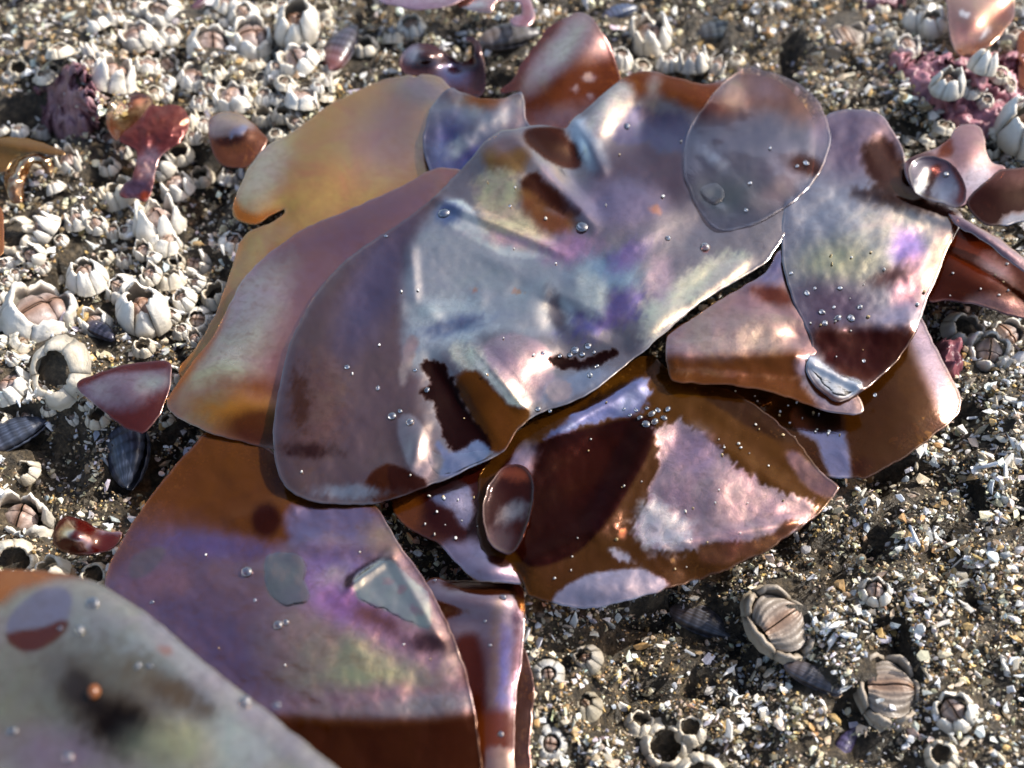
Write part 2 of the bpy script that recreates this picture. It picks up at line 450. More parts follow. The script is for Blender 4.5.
    bw = (0.32 * bead)[:, None]; A[:, :3] = A[:, :3] * (1 - bw) + 0.62 * bw; A[:, 3:] = np.maximum(A[:, 3:], 0.5 * bw)  # edge line painted paler, like a rim catching light
    # a real sheet: top, underside and a separate rim so the edge stays crisp
    nrm = np.zeros_like(V); fn = np.cross(V[f[:, 1]] - V[f[:, 0]], V[f[:, 2]] - V[f[:, 0]])
    for c in range(3): np.add.at(nrm, f[:, c], fn)
    nrm /= np.linalg.norm(nrm, axis=1)[:, None] + 1e-12
    Vb = V - nrm * thick
    ec = {}
    for t in f:
        for a, b in ((t[0], t[1]), (t[1], t[2]), (t[2], t[0])): ec[(a, b)] = 1
    bd = [(a, b) for a, b in ec if (b, a) not in ec]
    rv = sorted({a for q in bd for a in q}); ri = {q: i for i, q in enumerate(rv)}
    nb = len(rv); o1, o2 = 2 * nv, 2 * nv + nb
    faces_all = np.vstack([f, f[:, ::-1] + nv] + [np.array([(o1 + ri[a], o2 + ri[a], o2 + ri[b]) for a, b in bd]), np.array([(o1 + ri[a], o2 + ri[b], o1 + ri[b]) for a, b in bd])])
    st = lambda q: np.vstack([q, q, q[rv], q[rv]])
    A[:, :3] *= np.array([1.08, 0.98, 0.84])       # sheen colours warmed to offset the blue sky they mirror
    st = lambda q: np.vstack([q, q, q[rv], q[rv]])
    sh = st(A); sh[o1:, :3] = sh[o1:, :3] * 0.5 + 0.30; sh[o1:, 3] = 0.5  # rim faces painted paler for a lit edge line
    me = mesh_np(name, np.vstack([V, Vb, V[rv], Vb[rv]]), faces_all, M_BLADE, True, {'sheen': sh, 'surf': st(B), 'body': st(Bo)})
    ob = link(name, me, parent)
    if parent is None: tag(ob, label, cat)
    elif label: ob['label'] = label
    def zat(px, py):
        px = np.atleast_1d(np.asarray(px, float)); py = np.atleast_1d(np.asarray(py, float))
        return base_z(px, py) + CURL * curl[1] * (1 - np.clip(sdist(ol, px, py) / curl[0], 0, 1)) ** 2
    BLADES[key] = (ol, zat)
    return ob

CREAM, PINK, MAUVE, SLATE, VIOLET, GREY = (235, 215, 180), (205, 165, 168), (165, 140, 158), (108, 116, 150), (128, 112, 178), (175, 180, 186)

# A: golden lobe at the back left
blade('A', [(408, 75), (370, 85), (330, 105), (290, 133), (262, 150), (245, 175), (235, 200), (233, 214), (240, 222), (255, 224), (272, 216), (285, 211),
            (272, 222), (250, 231), (239, 245), (229, 275), (216, 312), (198, 345), (180, 376), (240, 400), (330, 330), (420, 260), (470, 190),
            (475, 130), (462, 95), (450, 88), (440, 78), (424, 74), (416, 77)],
      'golden tan seaweed lobe with a notch in its left edge at the back left', 1.15, (0.0, -0.12),
      [(300, 175, 90, 50, -30, 0.35), (250, 205, 25, 22, 0, 0.12), (425, 110, 40, 40, 0, 0.25)], (16, -0.28), (196, 130, 56), (235, 195, 130), 0.34, 0.24, 0.2, 1.0,
      [P(e(330, 160, 75, 34, -32), 40, (225, 178, 110), 0.42, 0.2), P(e(300, 200, 60, 26, -20), 24, (240, 180, 95), 0.45, 0.2, body=(190, 120, 50)),
       P(e(395, 135, 45, 40, -35), 30, (190, 165, 165), 0.45), P(e(425, 90, 30, 16, 10), 14, (190, 170, 165), 0.45, body=BROWN),
       P(e(262, 170, 20, 42, 28), 16, (240, 225, 190), 0.55, 0.4), P([(228, 270), (245, 240), (290, 225), (270, 250), (235, 300)], 10, (225, 190, 130), 0.5),
       P([(232, 196), (236, 220), (256, 226), (284, 213), (282, 208), (258, 214), (243, 208)], 5, s=0.08, body=(214, 126, 44), jit=2),
       P([(170, 395), (215, 300), (240, 240), (236, 240), (200, 330), (160, 390)], 8, s=0.1, body=(214, 126, 40), jit=2)])
# B: purplish blade lying on A
blade('B', [(443, 167), (400, 187), (350, 209), (305, 228), (280, 245), (258, 263), (240, 283), (226, 312), (212, 338), (194, 360), (176, 385), (167, 402),
            (172, 413), (185, 421), (208, 432), (240, 441), (280, 450), (330, 440), (400, 350), (460, 260), (485, 190)],
      'purplish brown seaweed blade lying over the golden lobe with its left rim curled down', 1.5, (0.0, -0.05),
      [(260, 330, 60, 40, -50, 0.22), (230, 390, 40, 30, 0, 0.25), (400, 210, 60, 30, -30, 0.1)], (24, -0.42), (150, 82, 32), (190, 150, 150), 0.36, 0.28, 0.22, 1.0,
      [P(e(330, 270, 90, 40, -45), 30, (165, 130, 150), 0.4, 0.24), P([(430, 178), (300, 236), (262, 268), (300, 262), (430, 205)], 16, (150, 120, 140), 0.42),
       P(e(232, 355, 22, 70, 32), 22, (245, 228, 190), 0.72, 0.42, jit=10), P(e(252, 300, 24, 40, 30), 20, (215, 195, 190), 0.6, 0.4),
       P(e(205, 395, 30, 22, -30), 18, (240, 210, 150), 0.6, 0.4), P(e(255, 388, 34, 11, 5), 12, s=0.06, body=(150, 80, 20)),
       P(e(245, 415, 50, 18, 8), 16, (210, 160, 80), 0.16, body=(226, 146, 46)), P(e(264, 428, 40, 20, 5), 8, s=0.06, body=(105, 40, 12), jit=2),  # amber glow and the darker overlap with the layer beneath are painted in
       P([(226, 312), (214, 338), (172, 400), (160, 400), (205, 330), (222, 305)], 8, s=0.08, body=(205, 120, 36), jit=2)])
# E: brown fold standing up at the back, C: its blue wet front lobe
blade('E', [(580, 12), (568, 16), (548, 28), (535, 45), (524, 60), (512, 80), (500, 92), (520, 92), (524, 108), (526, 128), (548, 140), (575, 140), (600, 130), (624, 100), (621, 76), (616, 62),
            (609, 45), (601, 30), (592, 18)],
      'orange brown seaweed fold standing up behind the big blade', 1.3, (0.35, -0.95), [(575, 60, 20, 60, 35, 0.3)], (12, -0.2), (160, 78, 26), (235, 190, 185), 0.03, 0.3, 0.2, 1.0,
      [P([(582, 12), (550, 30), (522, 75), (522, 92), (545, 80), (575, 58), (608, 50), (596, 20)], 14, (240, 200, 195), 0.46, 0.35, jit=4),
       P(e(560, 48, 12, 34, 38), 12, (250, 220, 200), 0.75, 0.3), P([(560, 18), (535, 42), (512, 76), (500, 92), (512, 96), (530, 60), (555, 34)], 6, s=0.12, body=(120, 40, 18), jit=2),
       P(e(575, 88, 4, 3), 2, (240, 200, 180), 0.5), P(e(588, 78, 5, 3), 2, (240, 200, 180), 0.5), P(e(590, 95, 3, 3), 2, (240, 200, 180), 0.5), P(e(560, 118, 30, 10, -10), 12, (180, 150, 160), 0.4)])
blade('C', [(450, 88), (437, 99), (428, 115), (423, 140), (427, 164), (440, 191), (470, 200), (500, 170), (540, 150), (532, 128), (526, 118), (524, 100), (520, 92), (505, 98), (480, 98), (462, 92)],
      'blue grey wet lobe with a wrinkled film lying on the golden lobe', 1.62, (0.1, -0.15), [(480, 120, 26, 14, -20, 0.15), (450, 150, 18, 30, 0, -0.08)], (10, -0.14), (100, 62, 44), (132, 138, 160), 0.5, 0.16, 0.15, 1.0,
      [P(e(460, 108, 26, 14, -8), 10, (185, 182, 180), 0.6, 0.18), P(e(447, 150, 18, 34, 10), 14, (92, 108, 165), 0.55), P(e(478, 160, 24, 22), 14, (92, 88, 160), 0.5),
       P(e(457, 148, 10, 6, -40), 6, (230, 225, 205), 0.8), P(e(488, 100, 26, 7, 5), 8, (170, 120, 80), 0.12, body=ORANGE), P(e(512, 112, 16, 14, -30), 10, (215, 180, 170), 0.5),
       P(e(490, 125, 34, 8, -35), 8, (200, 195, 195), 0.65)], wob=0.1, ws=16)
# F: dark red frill behind
blade('F', [(403, 52), (417, 44), (438, 47), (449, 55), (458, 62), (466, 61), (474, 54), (473, 44), (465, 39), (473, 37), (481, 46), (485, 68), (484, 92), (468, 100), (450, 96), (440, 80), (420, 76), (405, 74), (399, 66)],
      'dark red frilled seaweed scrap with a rolled rim behind the golden lobe', 1.0, (0, -0.5), [(425, 55, 16, 10, 0, 0.35), (455, 66, 12, 8, 0, -0.25), (478, 52, 8, 14, 0, 0.4)], (7, 0.22), (96, 34, 20), (170, 150, 160), 0.12, 0.25, 0.2, 1.0,
      [P(e(412, 55, 10, 9), 6, (225, 205, 205), 0.6), P(e(430, 62, 12, 8), 6, s=0.08, body=MAROON), P(e(452, 74, 18, 9, 20), 8, (110, 130, 185), 0.36), P(e(478, 75, 6, 22), 6, s=0.1, body=MAROON)], step=2.4)
# J: orange brown blade at the lower right, K: big lower blade
blade('J', [(905, 300), (922, 318), (934, 342), (949, 372), (962, 400), (957, 416), (935, 435), (908, 455), (881, 471), (866, 478), (851, 478), (834, 478), (800, 470),
            (740, 455), (690, 420), (670, 390), (700, 350), (800, 330)],
      'orange brown seaweed blade at the lower right with a grey violet patch', 1.2, (0.1, 0.0), [(900, 400, 60, 60, 0, 0.3), (770, 400, 60, 30, 0, -0.1)], (30, -0.4), (116, 66, 20), (160, 130, 120), 0.04, 0.25, 0.3, 1.0,
      [P([(790, 415), (815, 405), (842, 412), (846, 440), (850, 478), (832, 478), (815, 440), (800, 432)], 4, (150, 148, 185), 0.62, 0.2, jit=3), 
       P([(920, 312), (938, 345), (950, 372), (960, 400), (948, 416), (936, 400), (924, 372), (912, 345), (906, 320)], 10, (185, 165, 185), 0.5, 0.3, jit=3),
       P(e(951, 400, 5, 22, 0), 5, (240, 205, 190), 0.4), P(e(860, 468, 14, 9), 6, body=(100, 45, 12)), P(e(740, 390, 80, 40, 0), 20, body=(105, 62, 18))])
blade('K', [(520, 430), (560, 400), (610, 375), (650, 355), (672, 372), (700, 384), (740, 395), (790, 432), (820, 470), (838, 486), (836, 494), (821, 513), (807, 524),
            (770, 549), (730, 569), (704, 578), (678, 585), (640, 598), (600, 607), (568, 607), (553, 604), (538, 599), (526, 592), (518, 575), (500, 565), (480, 545), (478, 480), (495, 455)],
      'broad brown lower seaweed blade with a pinkish sheen and a pale film at its tip', 1.45, (0.05, 0.05),
      [(590, 470, 60, 40, -40, -0.22), (720, 490, 70, 44, 30, 0.2), (600, 585, 50, 16, 0, 0.14), (690, 575, 20, 12, 0, -0.1), (770, 470, 60, 16, 35, -0.05), (560, 420, 40, 20, -30, 0.2)], (14, -0.25), (112, 66, 20), (150, 110, 90), 0.04, 0.24, 0.24, 1.0,
      [P([(600, 385), (660, 380), (760, 430), (820, 480), (838, 500), (820, 512), (760, 480), (690, 430), (640, 420)], 4, body=(130, 80, 24)), P([(700, 384), (740, 395), (800, 440), (780, 440), (730, 415)], 4, body=(84, 46, 14), jit=3),
       P([(788, 452), (812, 464), (838, 486), (832, 498), (812, 490), (796, 474)], 4, (160, 120, 130), 0.32, jit=3),
       P([(545, 440), (560, 425), (600, 395), (645, 378), (650, 396), (640, 412), (610, 420), (580, 428), (552, 442)], 4, (140, 150, 200), 0.6, 0.2, jit=7, js=7),
       P([(500, 470), (545, 440), (580, 430), (648, 416), (656, 432), (640, 470), (612, 516), (572, 556), (528, 566), (510, 540)], 3, (150, 60, 40), 0.03, body=(54, 15, 9), jit=2), P([(560, 450), (600, 436), (620, 440), (600, 480), (570, 500)], 12, body=(74, 24, 12), jit=8),
       P(e(522, 462, 12, 20, 30), 6, (200, 168, 185), 0.5),
       P([(655, 430), (672, 424), (682, 420), (713, 444), (744, 470), (781, 492), (816, 510), (770, 540), (720, 552), (672, 550), (645, 546), (634, 530), (648, 495), (660, 460)], 3, (212, 174, 180), 0.56, 0.34, jit=9, js=7),
       P([(640, 536), (636, 512), (655, 500), (676, 512), (690, 530), (678, 548), (652, 548)], 10, (252, 238, 236), 0.6, 0.42, jit=14, js=6), P(e(690, 450, 22, 20), 14, (196, 160, 188), 0.5), P([(700, 545), (760, 538), (800, 520), (780, 542), (730, 562), (700, 560)], 4, (150, 100, 80), 0.15, body=(124, 70, 26)),  # the white patch is painted glare
       P([(553, 604), (556, 594), (563, 588), (585, 576), (615, 570), (642, 569), (656, 576), (668, 584), (640, 600), (600, 609), (565, 610)], 2.5, (200, 184, 198), 0.66, 0.2, jit=2),
       P(e(623, 532, 4, 6), 2, (240, 150, 70), 0.5, body=(220, 120, 40)), P(e(672, 560, 4, 4), 2, (240, 170, 80), 0.4), P(e(622, 556, 14, 4, 25), 3, (225, 210, 215), 0.6, 0.15)], wob=0.08, ws=30, step=2.6, rag=1.8,
      folds=[(656, 425, 600, 530, 0.20, 26), (600, 530, 525, 565, 0.14, 20), (682, 418, 818, 510, 0.08, 16), (645, 380, 545, 442, 0.14, 18), (650, 548, 800, 522, 0.08, 12), (640, 500, 690, 545, 0.06, 16)])
blade('L', [(392, 498), (400, 486), (440, 478), (480, 462), (505, 455), (530, 470), (530, 520), (520, 560), (524, 582), (500, 582), (474, 580), (455, 562), (440, 545), (420, 535), (400, 522), (393, 510)],
      'dark red seaweed lobe with an orange rim below the centre of the clump', 1.3, (0.0, 0.0), [(440, 500, 30, 22, 0, 0.2), (490, 570, 24, 16, 0, 0.25)], (10, -0.2), (104, 50, 22), (150, 120, 130), 0.08, 0.22, 0.2, 1.0,
      [P([(420, 495), (470, 468), (500, 460), (500, 520), (480, 545), (450, 540), (428, 525)], 6, s=0.04, body=(72, 22, 14), jit=2),
       P([(424, 492), (455, 478), (470, 488), (472, 515), (466, 528), (450, 510), (430, 500)], 4, (150, 150, 185), 0.5, 0.3, jit=4),
       P([(440, 548), (470, 540), (490, 548), (515, 565), (524, 584), (475, 582), (455, 566)], 6, (185, 165, 190), 0.55, 0.25), P(e(408, 512, 14, 18), 6, body=(150, 80, 25))])
blade('ring', [(493, 478), (503, 467), (516, 464), (528, 469), (534, 482), (533, 505), (526, 530), (516, 550), (506, 554), (492, 545), (484, 528), (483, 505), (487, 490)],
      'small dark cupped seaweed curl with a bright wet rim below the big blade', 1.62, (0, 0.1), [(508, 510, 22, 36, 0, -0.2)], (7, 0.3), (66, 22, 14), (160, 140, 150), 0.03, 0.15, 0.12, 1.0,
      [P(e(511, 513, 15, 9, -30), 6, (205, 190, 190), 0.4, 0.35, jit=6), P(e(516, 472, 16, 7), 6, s=0.1, body=(150, 66, 20)), P(e(500, 540, 12, 12), 8, (150, 120, 125), 0.25)], step=2.6)
# M: lower left violet blade, O: fold beside it, Pp: thin leaf behind
blade('Pp', [(524, 648), (530, 665), (534, 690), (532, 720), (530, 745), (528, 790), (500, 790), (490, 700), (508, 640)],
      'thin brown seaweed edge showing behind the lower fold', 0.9, (0, 0), [], (8, -0.1), BROWN, (190, 150, 150), 0.12, 0.3, 0.2, 1.0, [P(e(520, 690, 8, 40), 6, s=0.08)])
blade('O', [(428, 579), (450, 580), (475, 580), (500, 582), (519, 583), (525, 600), (525, 630), (523, 660), (517, 692), (516, 720), (514, 760), (514, 800), (470, 800), (440, 760), (420, 680), (410, 610)],
      'folded upright brown seaweed flap with a blue violet streak beside the violet blade', 1.15, (0.0, 0.2), [(495, 680, 18, 120, 3, 0.12), (470, 600, 40, 16, 0, 0.35)], (9, -0.3), (112, 54, 26), (170, 150, 165), 0.28, 0.22, 0.18, 1.0,
      [P([(430, 585), (525, 585), (524, 640), (480, 640), (460, 640), (440, 610)], 12, (175, 158, 172), 0.42, 0.2), P([(455, 640), (478, 636), (488, 700), (492, 760), (470, 760), (462, 700)], 6, s=0.03, body=(96, 34, 14), jit=2),
       P(e(503, 672, 9, 44, 4), 8, (118, 122, 205), 0.4, 0.16), P(e(494, 660, 4, 40, 3), 5, (225, 200, 180), 0.25), P(e(518, 660, 4, 60), 5, (160, 125, 160), 0.2), P([(480, 715), (515, 715), (515, 752), (480, 752)], 6, s=0.05, body=(135, 60, 20), jit=2),
       P([(482, 752), (516, 752), (516, 800), (482, 800)], 4, (215, 190, 185), 0.3)])
blade('M', [(105, 580), (111, 562), (122, 540), (133, 522), (146, 503), (160, 484), (176, 464), (192, 447), (210, 430), (250, 438), (300, 470), (350, 490), (374, 504), (388, 525), (400, 545), (416, 567), (431, 590), (444, 615), (455, 640),
            (464, 665), (470, 690), (477, 725), (482, 768), (486, 810), (300, 810), (240, 740), (160, 650), (110, 600)],
      'large violet and pink seaweed blade at the lower left with a brown lower edge', 1.62, (0.1, 0.14), [(330, 640, 110, 60, 20, 0.35), (200, 500, 60, 40, -40, -0.1), (420, 620, 30, 60, -25, 0.12)], (14, -0.12),
      (146, 86, 24), (160, 120, 150), 0.04, 0.30, 0.25, 1.0, step=2.8, wob=0.07, ws=30, folds=[(300, 545, 400, 548, 0.08, 16), (290, 716, 480, 712, 0.05, 22), (345, 590, 392, 556, 0.10, 8), (392, 556, 440, 640, 0.08, 10), (230, 520, 300, 505, 0.1, 18)], patches=
      [P([(105, 585), (125, 565), (150, 548), (185, 540), (220, 545), (245, 560), (300, 535), (340, 520), (400, 545), (440, 610), (462, 680), (468, 716), (380, 716), (330, 716), (290, 716), (200, 690), (120, 610)], 8, (186, 152, 160), 0.52, 0.36, jit=5),
       P(e(200, 585, 90, 44, 25), 30, (152, 124, 152), 0.46), P([(108, 585), (150, 620), (230, 690), (290, 712), (270, 650), (200, 600), (140, 575)], 24, (130, 116, 166), 0.46),
       P(e(160, 582, 26, 14), 16, (200, 140, 150), 0.5), P(e(210, 545, 60, 12, 5), 10, (130, 110, 180), 0.5), P([(285, 515), (320, 500), (365, 505), (392, 535), (370, 545), (330, 535), (300, 545)], 8, (150, 140, 185), 0.5, jit=6),
       P(e(266, 520, 15, 18, 0), 5, s=0.02, body=(78, 30, 10), jit=2), P(e(330, 575, 40, 28, -10), 16, (175, 140, 200), 0.58), P(e(330, 585, 22, 14, -50), 10, (240, 200, 190), 0.7),
       P(e(345, 650, 80, 56), 24, (206, 170, 152), 0.58), P(e(375, 668, 66, 34, -8), 26, (212, 200, 150), 0.66), P(e(405, 640, 50, 20, 25), 16, (205, 150, 175), 0.58), P(e(345, 605, 40, 18, 20), 16, (205, 130, 200), 0.58),
       P(e(375, 700, 95, 14, -2), 12, (210, 160, 165), 0.6), P(e(430, 705, 50, 10, -5), 10, (180, 178, 180), 0.5), P(e(430, 644, 24, 9, 5), 6, s=0.08, body=(70, 40, 46), rough=0.2), P(e(375, 618, 24, 8, 25), 8, (120, 80, 130), 0.3),
       P([(345, 578), (380, 556), (396, 560), (370, 572), (345, 590)], 4, s=0.06, body=(60, 40, 36), jit=2), P(e(385, 540, 24, 14, 30), 10, (200, 160, 140), 0.5),
       P([(230, 716), (260, 716), (290, 717), (330, 720), (380, 722), (430, 719), (470, 714), (490, 710), (500, 760), (490, 820), (300, 820), (240, 760)], 9, (120, 60, 30), 0.04, body=(86, 38, 13), jit=3, js=30),  # brown lower band paints a dark reflection into the body colour
       P([(354, 580), (366, 568), (384, 560), (394, 562), (404, 572), (416, 582), (426, 592), (432, 618), (428, 628), (410, 622), (390, 612), (370, 604), (356, 596)], 3, (210, 200, 184), 0.62, 0.08, jit=3), P([(265, 560), (274, 553), (288, 552), (300, 556), (306, 566), (304, 580), (310, 592), (304, 604), (290, 606), (276, 602), (266, 588)], 3, (178, 164, 156), 0.45, 0.08, jit=2), P(e(402, 590, 5, 4), 2, (225, 170, 160), 0.6), P(e(388, 580, 5, 4), 2, (225, 180, 170), 0.6), P(e(416, 610, 8, 4, 40), 2, (220, 170, 165), 0.6),
       P([(131, 578), (131, 560), (145, 551), (165, 549), (150, 572)], 3, (150, 140, 150), 0.5, 0.15, jit=1)])
# I: pink fold, H: right blade, D: the big middle blade, G: rounded leaf on top
blade('I', [(782, 250), (765, 272), (740, 288), (712, 304), (690, 320), (668, 333), (665, 345), (667, 365), (672, 381), (695, 384), (730, 386), (764, 391), (798, 401), (824, 411), (850, 415), (864, 410), (850, 380), (830, 340), (812, 280)],
      'pinkish seaweed fold with a brown front face under the right of the big blade', 1.72, (0.0, 0.0), [(740, 330, 70, 22, -8, 0.25), (800, 390, 40, 18, 20, -0.12)], (8, -0.25), (136, 76, 28), (205, 170, 168), 0.45, 0.28, 0.2, 1.0, step=2.6, wob=0.06, ws=26, folds=[(664, 356, 806, 356, 0.16, 20), (760, 290, 800, 340, -0.06, 14)], patches=
      [P([(660, 358), (700, 354), (760, 354), (806, 356), (815, 410), (760, 395), (660, 386)], 8, (140, 90, 50), 0.07, body=(146, 82, 34), jit=3),
       P(e(770, 268, 26, 16, -40), 10, (128, 128, 175), 0.5), P([(748, 288), (765, 285), (788, 290), (794, 304), (775, 306), (760, 300)], 6, s=0.05, body=(140, 62, 28), jit=3), P(e(720, 340, 50, 14, -5), 14, (212, 180, 175), 0.52),
       P([(795, 365), (812, 355), (860, 412), (830, 412), (810, 395)], 6, (190, 170, 180), 0.5), P(e(715, 372, 60, 3, 4), 4, (190, 140, 100), 0.2)])
blade('H', [(800, 140), (828, 114), (842, 110), (856, 109), (876, 112), (886, 120), (893, 130), (902, 148), (909, 172), (930, 196), (963, 214), (957, 232), (948, 250), (938, 275), (929, 296), (921, 318), (913, 338), (898, 360), (880, 378), (858, 394), (838, 402), (822, 392), (806, 372),
            (811, 345), (803, 323), (792, 300), (782, 258), (784, 200)],
      'broad iridescent seaweed blade on the right with a feathery brown mark', 1.78, (0.0, 0.0), [(850, 250, 60, 60, 0, 0.2), (905, 170, 20, 30, -20, -0.12), (935, 215, 40, 12, 22, 0.14), (860, 350, 40, 40, 0, -0.12)], (7, -0.14),
      (106, 58, 30), (160, 166, 184), 0.52, 0.2, 0.2, 1.0, step=2.6, wob=0.08, ws=24, folds=[(862, 190, 962, 216, 0.10, 16), (880, 140, 912, 196, -0.08, 16), (806, 330, 918, 322, 0.12, 22), (806, 360, 862, 388, 0.08, 8), (840, 230, 930, 290, 0.06, 26)], patches=
      [P(e(850, 140, 40, 40), 24, (122, 114, 150), 0.36), P(e(885, 135, 22, 24, 30), 14, (165, 140, 155), 0.42), P([(868, 142), (888, 138), (902, 158), (914, 180), (928, 198), (905, 202), (880, 192), (864, 166)], 6, (120, 90, 90), 0.05, body=(74, 36, 24), jit=8, js=7),
       P([(852, 192), (880, 188), (920, 198), (960, 212), (960, 218), (930, 215), (900, 212), (880, 208), (862, 204)], 5, (110, 80, 80), 0.04, body=(60, 34, 26), jit=10, js=7),
       P(e(830, 215, 40, 24), 20, (165, 172, 186), 0.55), P(e(900, 225, 40, 16, 10), 12, (215, 205, 190), 0.6, jit=8), P(e(840, 262, 45, 24, -5), 20, (178, 180, 150), 0.58), P(e(908, 248, 16, 20), 10, (155, 128, 205), 0.6),
       P(e(912, 285, 16, 26, 20), 12, (225, 165, 185), 0.62), P(e(893, 275, 22, 8, -25), 8, (105, 80, 95), 0.2), P(e(832, 308, 40, 26, 10), 18, (104, 104, 146), 0.3), P(e(940, 250, 8, 36, 22), 8, (230, 205, 180), 0.6),
       P([(812, 330), (850, 328), (880, 326), (915, 322), (918, 340), (880, 380), (850, 380), (818, 355)], 8, (110, 60, 50), 0.05, body=(72, 22, 14), jit=6), P(e(895, 318, 18, 10), 8, (190, 180, 205), 0.5),
       P(e(850, 390, 36, 20, 0), 8, s=0.1, body=(110, 52, 20)), P([(804, 357), (812, 356), (840, 375), (862, 382), (858, 392), (842, 398), (820, 384)], 2.5, (205, 210, 215), 0.8, 0.12, jit=1)])
